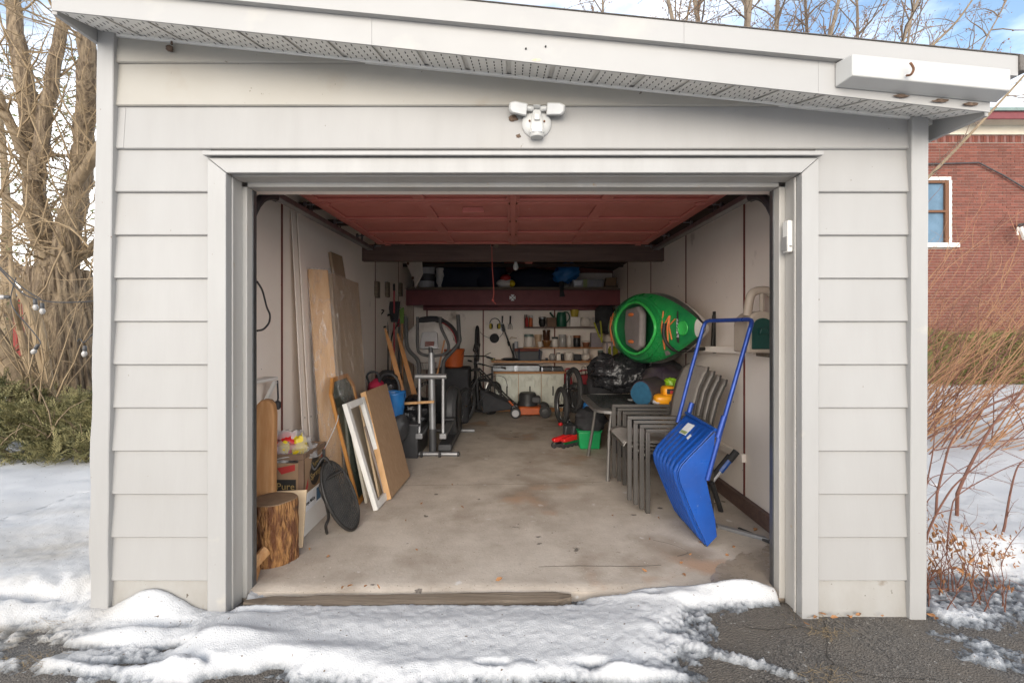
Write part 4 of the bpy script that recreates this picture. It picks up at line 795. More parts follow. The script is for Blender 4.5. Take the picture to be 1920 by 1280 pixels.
def pail(name,label,px0,px1,pyt,Y,mt,z0,rim=1.03,taper=.88,n=24,extra=None,cat='bucket',group=None):
    a,b = P(px0,pyt,Y),P(px1,pyt,Y); r = (b.x-a.x)/2; c = V((a.x+b.x)/2,Y,z0); h = a.z-z0; t = thing(name,label,cat,c,group)
    MB().lathe([(r*taper*.9,0),(r*taper,.004),(r*.98,h*.9),(r*rim,h*.91),(r*rim,h),(r*.9,h),(r*.8,h*.2)],n,c).build('body',mt,t)
    if extra: MB().lathe([(r*.99*taper+.002,h*.2),(r*.97+.002,h*.62)],n,c).build('label_band',extra,t)
    return t
pail('grey_pail','large light grey pail with dark label on the loft, left end',783,816,497,5.5,'bucketgrey',ZL-.025,extra='darkgrey')
pail('white_pail','smaller white pail beside the grey pail on the loft',817,834,503,5.6,'whitecard',ZL-.026)
cp = thing('helmet','small helmet with red crown on the middle of the loft','helmet',P(948,541,5.42)); c = V(P(948,541,5.42).x,5.42,ZL)
MB().ell(c+V(0,0,.07),(.15,.10,.075),18,10,.1).build('white_sides','whitecard',cp); MB().ell(c+V(0,-.03,.15),(.085,.08,.06),16,10,.08).build('red_crown','printred',cp); MB().ell(c+V(.10,-.05,.06),(.055,.05,.055),12,8).build('lime_patch','yellowbag',cp)
bb = thing('blue_sack','blue plastic sack tied at its neck hanging over the loft edge','bag',P(1055,541,5.42)); 
MB().ell(P(1062,512,5.44),(.23,.15,.15),24,16,.22,2.6,Matrix.Rotation(-.35,3,'Y').to_euler()).build('film','bluebag',bb); MB().tube([P(1052,530,5.35),P(1053,545,5.29),P(1054,556,5.285)],[.05,.03,.045],10).build('tied_neck','blackcloth',bb)
tb = thing('plastic_bin','shallow grey plastic bin with olive strap on the loft','bin',V(P(1102,543,5.5).x,5.5,ZL)); a,b = P(1073,543,5.45),P(1132,543,5.45)
MB().hexa([(a.x+.02,5.42,ZL),(b.x-.02,5.42,ZL),(b.x-.02,5.75,ZL),(a.x+.02,5.75,ZL),(a.x,5.41,ZL+.125),(b.x,5.41,ZL+.125),(b.x,5.76,ZL+.125),(a.x,5.76,ZL+.125)]).build('tub','clearbox',tb,bevel=.008)
MB().box(a.x+.17,a.x+.235,5.405,5.77,ZL+.002,ZL+.132).build('strap','oliveband',tb); MB().slab((a.x+.03,5.409,ZL+.03),(a.x+.14,5.409,ZL+.04),(a.x+.16,5.405,ZL+.11),(a.x+.02,5.405,ZL+.11),(0,.003,0)).build('sticker','labelwhite',tb)
lean('cardboard_scrap','small brown carton at the right end of the loft','box',V(P(1134,543,5.45).x,5.45,ZL),V(P(1154,543,5.45).x,5.45,ZL),V(P(1137,524,5.45).x,5.45,ZL+.165),-.14,'cardboard')
lean('wood_offcut','dark wooden offcut on the loft against the right wall','offcut',V(1.50,5.4,ZL),V(1.68,5.4,ZL),V(1.50,5.4,ZL+.03),-.2,'oldwood')
for i,(px,w_,h_) in enumerate(((870,.5,.30),(1005,.45,.22),(915,.3,.34))):
    sack('dark_tarp',('dark navy tarp bundle on the loft behind the pails','black folded tarp on the loft right of the helmet','dark navy upright bundle on the loft left of the helmet')[i],V(P(px,540,5.66).x,5.68,ZL+h_*.45),(w_,.16,h_),'navy',.25)
wf = thing('white_board','curved white plastic board with two holes high on the left wall','board',P(765,540,4.9))
MB().prism([(0,0),(.0,.05),(-.22,.42),(-.26,.55),(-.06,.55),(.12,.50),(.16,.2)],.02,frame(P(780,540,4.85)+V(0,0,0),(.8,-.6,0),(0,0,1))).build('panel','wallpanel',wf,bevel=.006); 
for px,py in ((765,494),(774,521)): MB().lathe([(.022,0),(.022,.004)],10,P(px,py,4.80),(-.3,-.9,0)).build('hole_patch','rust',wf)
lb_ = thing('light_bulb','unlit white bulb hanging in front of the loft','light bulb',P(967,505,3.6)); c = P(967,488,3.6)
MB().lathe([(.003,-.125),(.026,-.115),(.034,-.09),(.030,-.065),(.017,-.035),(.015,0)],18,c).build('glass','bulb',lb_); MB().lathe([(.018,0),(.02,.01),(.02,.06)],14,c).build('socket','whiteplastic',lb_)
MB().cbox(P(991,492,3.6)+V(0,0,.01),.09,.07,.045).build('junction_box','doorred',None,bevel=.005,label='red painted junction box next to the bulb',cat='box')
# shelves
def F_(zx,zy,Y): return P(980+zx*.1172,570+zy*.1172,Y)
def shelf(name,label,px0,px1,py,Y0,mt,th=.02):
    a,b = P(px0,py,Y0),P(px1,py,Y0); return MB().box(a.x,b.x,Y0,5.898,a.z-th,a.z).build(name,mt,None,bevel=.003,label=label,cat='shelf',group='shelves on the back wall'),a.z
_,z1 = shelf('wall_shelf','dark topmost shelf under the loft with watering can',985,1126,612.5,5.66,'darkwood',.022)
MB().box(P(985,612,5.67).x-.012,P(985,612,5.67).x-.001,5.66,5.898,z1-.022,z1+.20).build('shelf_end','darkwood',None,bevel=.002,label='dark upright end board of the topmost shelf',cat='shelf board')
_,z2 = shelf('wall_shelf','reddish middle shelf carrying crocks and jars',982,1130,651,5.62,'stick',.02)
_,z3 = shelf('wall_shelf','long lowest shelf board above the cabinet',921,1126,676.5,5.50,'stick',.03)
mat('stoneware',(.72,.66,.60),(.64,.58,.52),rough=.35,scale=8); mat('teal',(.16,.22,.20),rough=.4); mat('peach',(.48,.33,.21),(.42,.28,.17),rough=.5); mat('brownglaze',(.055,.022,.012),(.09,.035,.02),rough=.2); mat('amber',(.22,.10,.03),rough=.3)
mat('glassjar',(.40,.38,.36),rough=.08,spec=.7); mat('purplejar',(.13,.09,.09),rough=.2); mat('lilac',(.34,.29,.31),rough=.5); mat('terracotta',(.26,.10,.045),rough=.7); mat('blackpot',(.014,.014,.016),rough=.4)
ITEMS = [ # name,label,zx0,zx1,zyTop,shelf,Y,mat,shape,lidmat
('bottle','red squeeze bottle at the left end of the topmost shelf',40,90,160,1,5.74,'printred','bottle','blackplastic'),
('spray_can','orange and white spray can on the topmost shelf',100,160,180,1,5.74,'orangeplastic','can','whiteplastic'),
('lantern','small dark wire lantern on the topmost shelf',255,370,205,1,5.76,'blackmetal','round','steel'),
('tin_box','tilted mauve brown box beside the watering can',385,535,215,1,5.74,'darkcard','box',None),
('flower_pot','square white planter on the topmost shelf under the yellow pot',755,910,205,1,5.76,'stoneware','box',None),
('fluted_vase','fluted white vase right of the white planter',920,1085,205,1,5.76,'stoneware','round',None),
('white_bowl','white basin at the right end of the topmost shelf',1115,1290,210,1,5.76,'stoneware','pot',None),
('crock','cream crock with teal lid, first on the middle shelf',25,170,480,2,5.74,'stoneware','can','teal'),
('peach_pot','tall peach flower pot on the middle shelf',185,310,485,2,5.80,'peach','pot',None),
('white_cup','small white cup before the peach pot',240,315,605,2,5.68,'whitecard','pot',None),
('amber_bowl','low amber glazed bowl under the brown pot',310,460,580,2,5.76,'amber','pot',None),
('jar','jar with black lid and pale filling on the middle shelf',465,565,525,2,5.74,'stoneware','can','blackplastic'),
('glass_jar','tall clear glass jar with dark filling on the middle shelf',580,695,485,2,5.76,'glassjar','can','glassjar'),
('glass_vase','pale vase between glass jar and black coffee pot',700,790,500,2,5.78,'stoneware','round',None),
('coffee_pot','black and copper coffee pot with flared top',810,925,500,2,5.74,'blackpot','can','terracotta'),
('small_pot','terracotta pot with pale dome on the middle shelf',945,1080,590,2,5.72,'terracotta','pot','stoneware'),
('plastic_box','lilac plastic box at the right end of the middle shelf',1085,1265,460,2,5.76,'lilac','box',None),
('mug','tiny dark mug on the lowest shelf',360,405,850,3,5.62,'darkgrey','can',None),
('glass_pot','grey glass pot on the lowest shelf',420,530,790,3,5.66,'glassjar','round',None),
('spice_rack','small stacked white and black box on the lowest shelf',540,605,795,3,5.60,'stoneware','box','blackplastic'),
('grey_jug','dark grey jug on the lowest shelf',610,660,770,3,5.70,'darkgrey','can',None),
('white_canister','large white cylinder canister on the lowest shelf',665,815,740,3,5.66,'stoneware','can',None),
('black_box','small black box right of the white canister',820,930,800,3,5.66,'blackpot','box',None),
('cream_jar','cream jar standing on the lowest shelf under a pot',930,1090,785,3,5.66,'stoneware','round',None),
('black_tub','black tub with pale lid near the end of the lowest shelf',1200,1290,740,3,5.62,'blackpot','can','teal'),
]
ZSH = {1:z1,2:z2,3:z3}
for nm,lbl,a0,a1,zt,sh,Y,mt,shape,lid in ITEMS:
    A,B_ = F_(a0,zt,Y),F_(a1,zt,Y); r = (B_.x-A.x)/2; z0 = ZSH[sh]+.001; h = max(.05,A.z-z0); c = V((A.x+B_.x)/2,Y,z0); t = thing(nm,lbl,nm.split('_')[-1],c)
    if shape=='box': MB().box(A.x,B_.x,Y-min(r,.07),Y+min(r,.07),z0,z0+h).build('body',mt,t,bevel=.006)
    elif shape=='bottle': MB().lathe([(r*.9,0),(r,.01),(r,h*.6),(r*.5,h*.75),(r*.3,h*.8)],16,c).build('body',mt,t); MB().lathe([(r*.45,h*.76),(r*.4,h*.85),(r*.08,h)],12,c).build('nozzle','blackplastic',t)
    elif shape=='pot': MB().lathe([(r*.6,0),(r*.68,.005),(r*.92,h*.8),(r,h*.82),(r,h),(r*.88,h),(r*.8,h*.6)],20,c).build('body',mt,t)
    elif shape=='round': MB().lathe([(r*.55,0),(r*.8,h*.12),(r,h*.45),(r*.92,h*.75),(r*.6,h*.93),(r*.62,h),(r*.5,h)],20,c).build('body',mt,t)
    else: MB().lathe([(r*.95,0),(r,.006),(r,h*.76),(r*.96,h*.79)],20,c).build('body',mt,t)
    if lid and shape!='bottle': 
        if shape=='box': MB().box(A.x+.004,B_.x-.004,Y-min(r,.07)+.004,Y+min(r,.07)-.004,z0+h+.0005,z0+h+.02).build('lid',lid,t,bevel=.003)
        else: MB().lathe([(r*1.0,h*.80),(r*1.03,h*.81),(r*1.03,h*.96),(r*.9,h),(r*.2,h*1.005)],20,c).build('lid',lid,t)
    if nm=='fluted_vase':
        for i in range(16): a_ = 2*math.pi*i/16; MB().tube([c+V(r*.82*math.cos(a_),r*.82*math.sin(a_),h*.13),c+V(r*1.0*math.cos(a_),r*1.0*math.sin(a_),h*.45),c+V(r*.92*math.cos(a_),r*.92*math.sin(a_),h*.75)],.006,5).build('flute','stoneware',t)
t = thing('yellow_pot','yellow flower pot standing in the white planter','pot',F_(830,205,5.76)); c = F_(830,205,5.76)+V(0,0,.002); MB().lathe([(.055,0),(.072,.10),(.078,.102),(.078,.12),(.065,.12)],20,c).build('body','yellowplastic',t)
t = thing('stacked_pot','small cream pot stacked on the cream jar','pot',F_(1010,785,5.66)); c = F_(1010,785,5.66)+V(0,0,.003); MB().lathe([(.035,0),(.048,.06),(.052,.061),(.052,.075),(.04,.075)],16,c).build('body','stoneware',t)
t = thing('brown_pot','tall dark brown glazed pot stacked on the amber bowl','pot',F_(380,580,5.76)); c = F_(380,580,5.76)+V(0,0,.002); MB().lathe([(.05,0),(.058,.01),(.060,.14),(.066,.142),(.066,.175),(.05,.176)],18,c).build('body','brownglaze',t)
wc = thing('watering_can','dark green plastic watering can on the topmost shelf','watering can',V(F_(620,340,5.76).x,5.76,z1)); c = V(F_(620,340,5.76).x,5.76,z1+.001); h = F_(0,130,5.76).z-z1
MB().lathe([(.085,0),(.092,.01),(.080,h*.8),(.066,h),(.05,h)],22,c).build('body','darkgreen',wc); MB().tube([c+V(-.07,0,h*.35),c+V(-.17,-.01,h*.85),c+V(-.19,-.01,h*.98)],[.022,.014,.02],10).build('spout','darkgreen',wc); MB().tube(bez([c+V(.04,0,h),c+V(.11,0,h*.95),c+V(.135,0,h*.6),c+V(.08,0,h*.25)],5),.010,8).build('handle','darkgreen',wc)
# storage tote, silver cases and cabinet under them
st = thing('tote_box','blue grey tote with red lid on the lowest shelf','tote',V(P(990,676,5.6).x,5.62,z3)); a,b = P(966,676,5.55),P(1017,676,5.55)
MB().hexa([(a.x+.02,5.53,z3+.001),(b.x-.02,5.53,z3+.001),(b.x-.02,5.80,z3+.001),(a.x+.02,5.80,z3+.001),(a.x,5.52,z3+.155),(b.x,5.52,z3+.155),(b.x,5.82,z3+.155),(a.x,5.82,z3+.155)]).build('tub','navy2' if 'navy2' in MAT else 'darkgrey',st,bevel=.008); MB().box(a.x-.01,b.x-.06,5.51,5.83,z3+.156,z3+.20).build('lid','redgap',st,bevel=.008)
for dx in (.05,.38): MB().box(a.x+dx,a.x+dx+.025,5.508,5.525,z3+.02,z3+.19).build('latch','navy',st,bevel=.003)
cb = thing('base_cabinet','low cabinet with three pale panelled doors under the shelves','cabinet',V(.24,5.6,ZF))
xa,xb = P(929,770,5.32).x,P(1058,770,5.32).x; zt_ = P(0,700,5.32).z
MB().box(xa+.01,xb-.01,5.35,5.89,ZF,zt_).build('carcass','stick',cb,bevel=.003); MB().box(xa-.03,xb+.02,5.29,5.897,zt_+.001,zt_+.03).build('top','stick',cb,bevel=.004)
mat('celadon',(.68,.69,.61),(.60,.61,.53),rough=.5,scale=6)
dw = (xb-xa)/3; z0_ = P(0,764,5.32).z
for i in range(3):
    x0,x1 = xa+dw*i+.004,xa+dw*(i+1)-.004; d_ = MB().box(x0,x1,5.325,5.349,z0_,zt_-.008).build('door','celadon',cb,bevel=.003); cx_,cz_ = (x0+x1)/2,(z0_+zt_)/2
    for ax,az,hw,hh in ((x0+.065,cz_+.13,.045,.09),(x1-.065,cz_+.13,.045,.09),(x0+.065,cz_-.13,.045,.09),(x1-.065,cz_-.13,.045,.09),(cx_,cz_+.20,.05,.05),(cx_,cz_-.20,.05,.05)):
        MB().add([(ax-hw,5.3245,az-hh),(ax+hw,5.3245,az-hh),(ax+hw,5.3245,az+hh),(ax-hw,5.3245,az+hh),(ax,5.306,az)],[(0,1,4),(1,2,4),(2,3,4),(3,0,4)]).build('raised_panel','celadon',d_,smooth=0)
    m = MB()
    for a0,a1,b0,b1 in ((x0+.008,x1-.008,zt_-.03,zt_-.02),(x0+.008,x1-.008,z0_+.012,z0_+.022),(x0+.008,x0+.016,z0_+.023,zt_-.031),(x1-.016,x1-.008,z0_+.023,zt_-.031)): m.box(a0,a1,5.314,5.3245,b0,b1)
    m.build('moulding','celadon',d_,bevel=.002); MB().tube([(cx_,5.30,cz_-.07),(cx_,5.285,cz_-.03),(cx_,5.285,cz_+.03),(cx_,5.30,cz_+.07)],.009,8).build('handle','blackmetal',d_)
tc_ = thing('tool_case','long grey metal tool case on the cabinet, left one','case',V(.0,5.5,zt_+.03)); a,b = P(924,696,5.35),P(1012,696,5.35)
MB().box(a.x,b.x,5.34,5.60,zt_+.031,zt_+.125).build('case','steel',tc_,bevel=.006); MB().box(a.x+.35,a.x+.364,5.334,5.339,zt_+.034,zt_+.122).box(a.x+.38,a.x+.388,5.334,5.339,zt_+.034,zt_+.122).build('clasp','chrome',tc_)
a,b = P(1014,696,5.38),P(1056,696,5.38); t = thing('black_case','flat black case with silver corners beside the tool case','case',V((a.x+b.x)/2,5.5,zt_+.03)); MB().box(a.x,b.x,5.38,5.6,zt_+.031,zt_+.095).build('case','blackplastic',t,bevel=.006)
for x_ in (a.x+.01,(a.x+b.x)/2,b.x-.03): MB().box(x_,x_+.02,5.373,5.379,zt_+.035,zt_+.092).build('corner','chrome',t)
# hung things on the back wall
ear = thing('ear_muffs','yellow and black ear muffs hung on the back wall','ear muffs',P(928,605,5.85)); c = P(928,606,5.84)
MB().tube(arc(c,.085,-.3,math.pi+.3,16),.007,6).build('headband','blackplastic',ear)
for s in (-1,1): MB().ell(c+V(s*.072,-.03,-.05),(.028,.04,.05),14,10).build('cup','yellowplastic',ear); MB().ell(c+V(s*.050,-.03,-.05),(.016,.038,.046),12,8).build('cushion','blackplastic',ear)
for i,(px,lbl) in enumerate(((942,'black handled hand trowel hung beside the ear muffs'),(957,'black handled hand cultivator hung right of the trowel'))):
    t = thing('hand_tool',lbl,'hand tool',P(px,620,5.87),'hand tools on the back wall'); MB().tube([P(px,592,5.87),P(px-.5,606,5.87)],[.014,.011],8).build('handle','blackplastic',t)
    if i==0: MB().prism([(-.01,0),(.01,0),(.028,-.04),(.02,-.11),(0,-.14),(-.02,-.11),(-.028,-.04)],.006,frame(P(941,606,5.86),(1,0,0),(.15,0,1))).build('blade','steel',t,bevel=.002)
    else:
        for dx in (-4,0,4): MB().tube([P(956.5,605,5.87),P(956.5+dx*.8,609,5.86),P(956.5+dx,617,5.85)],.005,6).build('tine','steel',t)
dk = thing('black_disc','black round disc hung on wires on the back wall','disc',P(927,634,5.86)); c = P(927,634,5.87); MB().lathe([(.075,0),(.08,.004),(.08,.016),(.07,.02)],28,c,(0,-1,0)).build('disc','blackcloth',dk); MB().tube(bez([P(918,634,5.87),P(907,629,5.87),P(900,622,5.87)],4),.004,5).tube(bez([P(936,633,5.87),P(943,624,5.87),P(945,612,5.87)],4),.004,5).build('wire','blackplastic',dk)
tr_ = thing('string_trimmer','black string trimmer leaning on the shelf end','trimmer',P(962,672,5.6)); MB().tube([P(943,612,5.8),P(964,670,5.55)],.012,8).build('shaft','blackplastic',tr_); MB().tube([P(942,608,5.8),P(945,620,5.78)],.028,10).build('motor','darkgrey',tr_); MB().tube([P(953,640,5.7),P(955,648,5.68)],.02,8).build('grip','blackrubber',tr_); MB().ell(V(P(958,675,5.55).x,5.56,z3+.025),(.16,.08,.024),16,8,.2).build('guard','blackplastic',tr_)
t = thing('grey_pump','upright grey air pump with wooden handles by the tote','pump',P(966,675,5.6)); MB().tube([P(963,674,5.66),P(963,643,5.66)],.02,8).build('barrel','steel',t); MB().tube([P(968,674,5.64),P(968,640,5.64)],.03,10).build('cylinder','bucketgrey',t); MB().tube([P(956,636,5.64),P(958,632,5.64),P(969,634,5.64)],.008,6).build('handle','peach',t)
t = thing('yellow_tape','black and yellow tape measure at the left end of the lowest shelf','tape measure',P(919,675,5.55)); c = V(P(921,675,5.55).x+.03,5.53,z3+.001); MB().box(c.x-.04,c.x+.04,5.51,5.56,c.z,c.z+.045).build('case','blackplastic',t,bevel=.008); MB().box(c.x-.025,c.x+.025,5.505,5.509,c.z+.014,c.z+.030).build('face','yellowplastic',t)
# bicycles
def wheel(parent,c,r,ax,tyre='blackrubber',spokes=12,rt=.022):
    ax = Vector(ax).normalized(); e1 = ax.orthogonal().normalized(); e2 = ax.cross(e1); c = Vector(c); ring = lambda q: [c+e1*q*math.cos(a)+e2*q*math.sin(a) for a in [2*math.pi*i/32 for i in range(33)]]
    ty = MB().tube(ring(r),rt,8,False).build('tyre',tyre,parent); MB().tube(ring(r-rt),.008,6,False).build('rim','steel',ty)
    m = MB()
    for i in range(spokes): a = 2*math.pi*i/spokes; m.tube([c+ax*(.02 if i%2 else -.02),c+e1*(r-rt)*math.cos(a)+e2*(r-rt)*math.sin(a)],.0016,4,False)
    m.tube([c-ax*.04,c+ax*.04],.018,8); m.build('spokes','chrome',ty)
def bike(name,label,o,fwd,up,s=1.0,paint='blackgloss',grp=None):
    t = thing(name,label,'bicycle',o,grp); f = Vector(fwd).normalized(); u = Vector(up).normalized(); sd = f.cross(u).normalized(); Q = lambda a,b,c=0: Vector(o)+(f*a+u*b+sd*c)*s
    wheel(t,Q(-.5,.32),.31*s,sd); wheel(t,Q(.52,.32),.31*s,sd)
    fr = MB(); bbk,st_,hd,hd2 = Q(-.05,.28),Q(-.2,.78),Q(.36,.82),Q(.39,.70)
    for a,b in ((bbk,st_),(st_,hd),(bbk,hd2),(hd,hd2)): fr.tube([a,b],.019*s,8)
    for k in (-.04,.04): fr.tube([Q(-.5,.32,k),bbk],.010*s,6); fr.tube([Q(-.5,.32,k),st_],.010*s,6)
    fr.build('frame',paint,t); fk = MB()
    for k in (-.045,.045): fk.tube([Q(.52,.32,k),Q(.42,.62,k),hd2],.012*s,6)
    fk.build('fork',paint,t); MB().tube([hd,Q(.33,.95)],.015*s,8).build('stem','steel',t)
    MB().tube(bez([Q(.30,.98,-.31),Q(.34,.97,-.2),Q(.34,.95,0),Q(.34,.97,.2),Q(.30,.98,.31)],4),.011*s,8).build('handlebar','chrome',t)
    for k in (-1,1): MB().tube([Q(.30,.98,k*.31),Q(.335,.972,k*.20)],.017*s,8).build('grip','blackrubber',t); MB().tube([Q(.36,.96,k*.18),Q(.40,.94,k*.27)],.006*s,6).build('brake_lever','chrome',t)
    MB().tube([st_,Q(-.24,.93)],.013*s,8).build('seat_post','chrome',t); MB().ell(Q(-.26,.95),(.13*s,.07*s,.03*s),14,8,.05,2,f.to_track_quat('X','Z').to_euler()).build('saddle','blackrubber',t)
    cr = MB().lathe([(.09*s,-.004),(.09*s,.004)],20,Q(-.05,.28,.05),sd); cr.build('chainring','steel',t); MB().tube([Q(-.05,.28,.06),Q(.06,.16,.06)],.009*s,6).build('crank','chrome',t); MB().tube([Q(-.05,.28,-.06),Q(-.16,.40,-.06)],.009*s,6).build('crank','chrome',t)
    return t
bike('bicycle','black bicycle hung upright on the back wall, handlebar outward',V(P(897,640,5.8).x,5.84,.62),V(0,0,1),V(0,-1,0),.92)
bike('bicycle','black bicycle standing behind the trainer at the left wall',V(-.86,5.10,ZF),V(.93,.36,0),V(0,0,1),.82)
bike('bicycle','silver forked bicycle leaning below the hung bicycle',V(-.52,4.72,ZF),V(.45,.89,0),V(.12,0,1),.78,'darkgrey')
# lawn mower
mw = thing('lawn_mower','orange push lawn mower with black grass bag','lawn mower',V(.18,4.85,ZF))
def wl(c,r,w_,m1='blackrubber',m2='bucketgrey'):
    ty = MB().lathe([(r*.6,-w_/2),(r,-w_/2+.006),(r,w_/2-.006),(r*.6,w_/2)],24,c,(0,-1,0)).build('wheel',m1,mw); MB().lathe([(.012,w_/2),(r*.66,w_/2+.002),(r*.62,w_/2+.01),(.02,w_/2+.014)],20,c,(0,-1,0)).build('hub',m2,ty)
wl(V(.035,4.72,ZF+.082),.08,.05); wl(V(.475,4.76,ZF+.092),.09,.05,'blackrubber','blackplastic'); wl(V(.035,5.16,ZF+.08),.08,.05); wl(V(.475,5.16,ZF+.09),.09,.05,'blackrubber','blackplastic')
MB().hexa([(.07,4.76,.08),(.44,4.78,.08),(.46,5.14,.08),(.05,5.14,.08),(.10,4.80,.20),(.40,4.82,.19),(.42,5.10,.19),(.09,5.10,.20)]).build('deck','orangeplastic',mw,bevel=.02,seg=3)
MB().lathe([(.15,.20),(.15,.24),(.13,.27),(.13,.36),(.11,.39),(.02,.40)],20,V(.22,4.95,0)).build('engine','blackplastic',mw); MB().cbox((.33,4.94,.29),.16,.20,.10).build('fuel_tank','darkgrey',mw,bevel=.02)
MB().hexa([(-.02,4.76,.16),(-.02,5.12,.16),(-.48,5.14,.10),(-.46,4.78,.10),(.0,4.78,.24),(.0,5.12,.24),(-.50,5.12,.46),(-.50,4.80,.46)]).build('grass_bag','blackcloth',mw,bevel=.03,seg=3)
for y_ in (4.80,5.10): MB().tube([(.06,y_,.18),(-.10,y_,.32),(-.40,y_,.62),(-.52,y_,.74)],.012,8).build('handle_tube','blackmetal',mw)
MB().tube([(-.52,4.80,.74),(-.52,5.10,.74)],.012,8).build('handle_bar','blackrubber',mw); MB().tube(bez([(-.36,4.79,.60),(-.25,4.78,.66),(-.12,4.78,.62),(-.08,4.78,.48)],5),.004,6).build('starter_cable','blackplastic',mw); MB().tube([(.0,4.78,.22),(-.06,4.79,.29)],.015,8).build('orange_joint','orangeplastic',mw)
# ---------------------------------------------------------------- right side
mat('kgreen',(.02,.30,.07),(.010,.15,.055),rough=.3,scale=2.2,amt=.7,spec=.6,spots=[((.10,.34,.14),22,.70,.03)]); mat('kgreenlight',(.05,.50,.10),rough=.22,spec=.6); mat('kwhite',(.62,.58,.54),rough=.35); mat('bungee',(.75,.20,.06),rough=.6); mat('seatgrey',(.24,.21,.20),rough=.75,bump=.2)
ky = thing('kayak','green and white sit in kayak on its side on the right wall','kayak',(1.42,2.65,1.1))
KX,KY,KZ,HL = 1.35,2.46,1.36,1.10
KT = Matrix.Translation((KX,KY,KZ)) @ Matrix.Rotation(R(8),4,'Z') @ Matrix.Translation((-KX,-KY,-KZ))
def kb_(t): return .335*max(0,1-abs(t)**1.95)**.92+.004          # half beam
def deckx(t,q):                                               # deck surface, bulging toward the room
    b = .22*(1-abs(t/1.02)**1.5) if t < 0 else .22*max(0,1-(t/1.02)**2)
    return KX-(.03+max(0,b)*math.sqrt(max(0,1-(q*.97)**2))**.8)
def dk_(u,v): t = -1+2*u; q = -1+2*v; return V(deckx(t,q),KY+t*HL,KZ+q*kb_(t))
def hull(u,v): t = -1+2*u; q = -1+2*v; return V(KX-.03+.20*max(0,1-abs(t)**2.6)**.6*math.sqrt(max(0,1-(q*.985)**2)),KY+t*HL,KZ+q*(kb_(t)+.006))
# cockpit hole is built as a dark well with raised rim
CT,CQ,CA,CB = -.13,0,.37,.74                                   # centre t, half-lengths in t and q
m = MB(KT); nu,nv = 84,30; fw_ = []
vs = [dk_(i/nu,j/nv) for j in range(nv+1) for i in range(nu+1)]; fs = []
for j in range(nv):
    for i in range(nu):
        t = -1+2*(i+.5)/nu; q = -1+2*(j+.5)/nv
        if ((t-CT)/CA)**2+(q/CB)**2 < 1: continue
        (fs if t > -.90 else fw_).append((j*(nu+1)+i,(j+1)*(nu+1)+i,(j+1)*(nu+1)+i+1,j*(nu+1)+i+1))
m.add(vs,fs); m.build('deck','kgreen',ky,smooth=60); MB(KT).add(vs,fw_).build('bow_tip','kwhite',ky,smooth=60); MB(KT).grid(hull,60,24).build('hull','kwhite',ky,smooth=60)
rim = [dk_((CT+CA*1.0*math.cos(a)+1)/2,(CB*1.0*math.sin(a)+1)/2)+V(-.012,0,0) for a in [2*math.pi*i/48 for i in range(49)]]
MB(KT).tube(rim,.015,10,False).build('cockpit_rim','kgreenlight',ky)
rim2 = [dk_((CT+CA*1.28*math.cos(a)+1)/2,(min(.94,CB*1.2)*math.sin(a)+1)/2)+V(.006,0,0) for a in [2*math.pi*i/48 for i in range(49)]]
MB(KT).tube(rim2,.018,8,False).build('rim_fold','kgreen',ky)
well = MB(KT)
def wf_(u,v): a = 2*math.pi*u; k = 1-v*.35; p = dk_((CT+CA*k*math.cos(a)+1)/2,(CB*k*math.sin(a)+1)/2); return p+V(.13*v,0,0)
well.grid(wf_,40,5); ring = [wf_(i/40,1) for i in range(40)]; well.add(ring,[tuple(range(40))]); mat('kgreendark',(.010,.12,.04),(.006,.06,.025),rough=.35,scale=3); well.build('cockpit_well','kgreendark',ky,smooth=50)
sm_ = frame(V(KX-.155,KY-.02*HL+.10,KZ),(0,-1,0),(0,0,1))
MB(KT).prism([(-.20,-.17),(.06,-.22),(.16,-.17),(.18,.14),(.10,.21),(-.20,.19),(-.24,0)],.07,frame(V(KX-.14,KY-.10,KZ+.0),(0,-1,0),(0,0,1))).build('seat_back','seatgrey',ky,bevel=.025,seg=3)
for dz in (-.13,.13): MB(KT).ell(V(KX-.215,KY-.06,KZ+dz),(.012,.07,.018),10,8).build('seat_trim','bungee',ky)
def on(t,q,o=.012): return dk_((t+1)/2,(q+1)/2)+V(-o,0,0)
bg_ = [(-.42,.62),(-.40,-.05),(-.44,-.80)]; bp = [[(-.57,.62),(-.575,0),(-.565,-.78)],[(-.58,.0),(-.62,-.66),(-.655,.52)],[(-.655,.52),(-.64,.05),(-.62,-.66)],[(-.72,.44),(-.66,.1),(-.68,-.5)],[(-.565,-.78),(-.60,.1),(-.65,.50)]]
for q in bp: MB(KT).tube([on(*p) for p in q],.006,6).build('bungee_cord','bungee',ky)
for q in ([(.45,.6),(.5,0),(.45,-.7)],[(.55,.5),(.5,0),(.55,-.6)]): MB(KT).tube([on(*p) for p in q],.006,6).build('bungee_cord','bungee',ky)
MB(KT).lathe([(.0,0),(.045,.001),(.06,.012),(.055,.02),(.03,.014),(.0,.012)],20,on(-.80,0,-.004),(-1,-.25,0)).build('bow_toggle','kgreenlight',ky)
MB().prism([(-.05,-.02),(.05,-.02),(.05,.02),(-.05,.02)],.003,KT @ frame(on(-.55,-.9,.004),(0,1,-.2),(-.6,0,.8))).build('badge','seatgrey',ky)
lt = MB().prism([(-.02,-.13),(.015,-.12),(.028,0),(.012,.13),(-.004,.135),(-.01,0)],.003,KT @ frame(on(-.745,.04,.004),(0,1,0),(0,0,1))).build('name_plate','blackplastic',ky)
text('name_lettering','Pelican',.055,KT @ frame(on(-.75,-.0,.010),(0,0,1),(0,-1,0)),'labelwhite',ky)
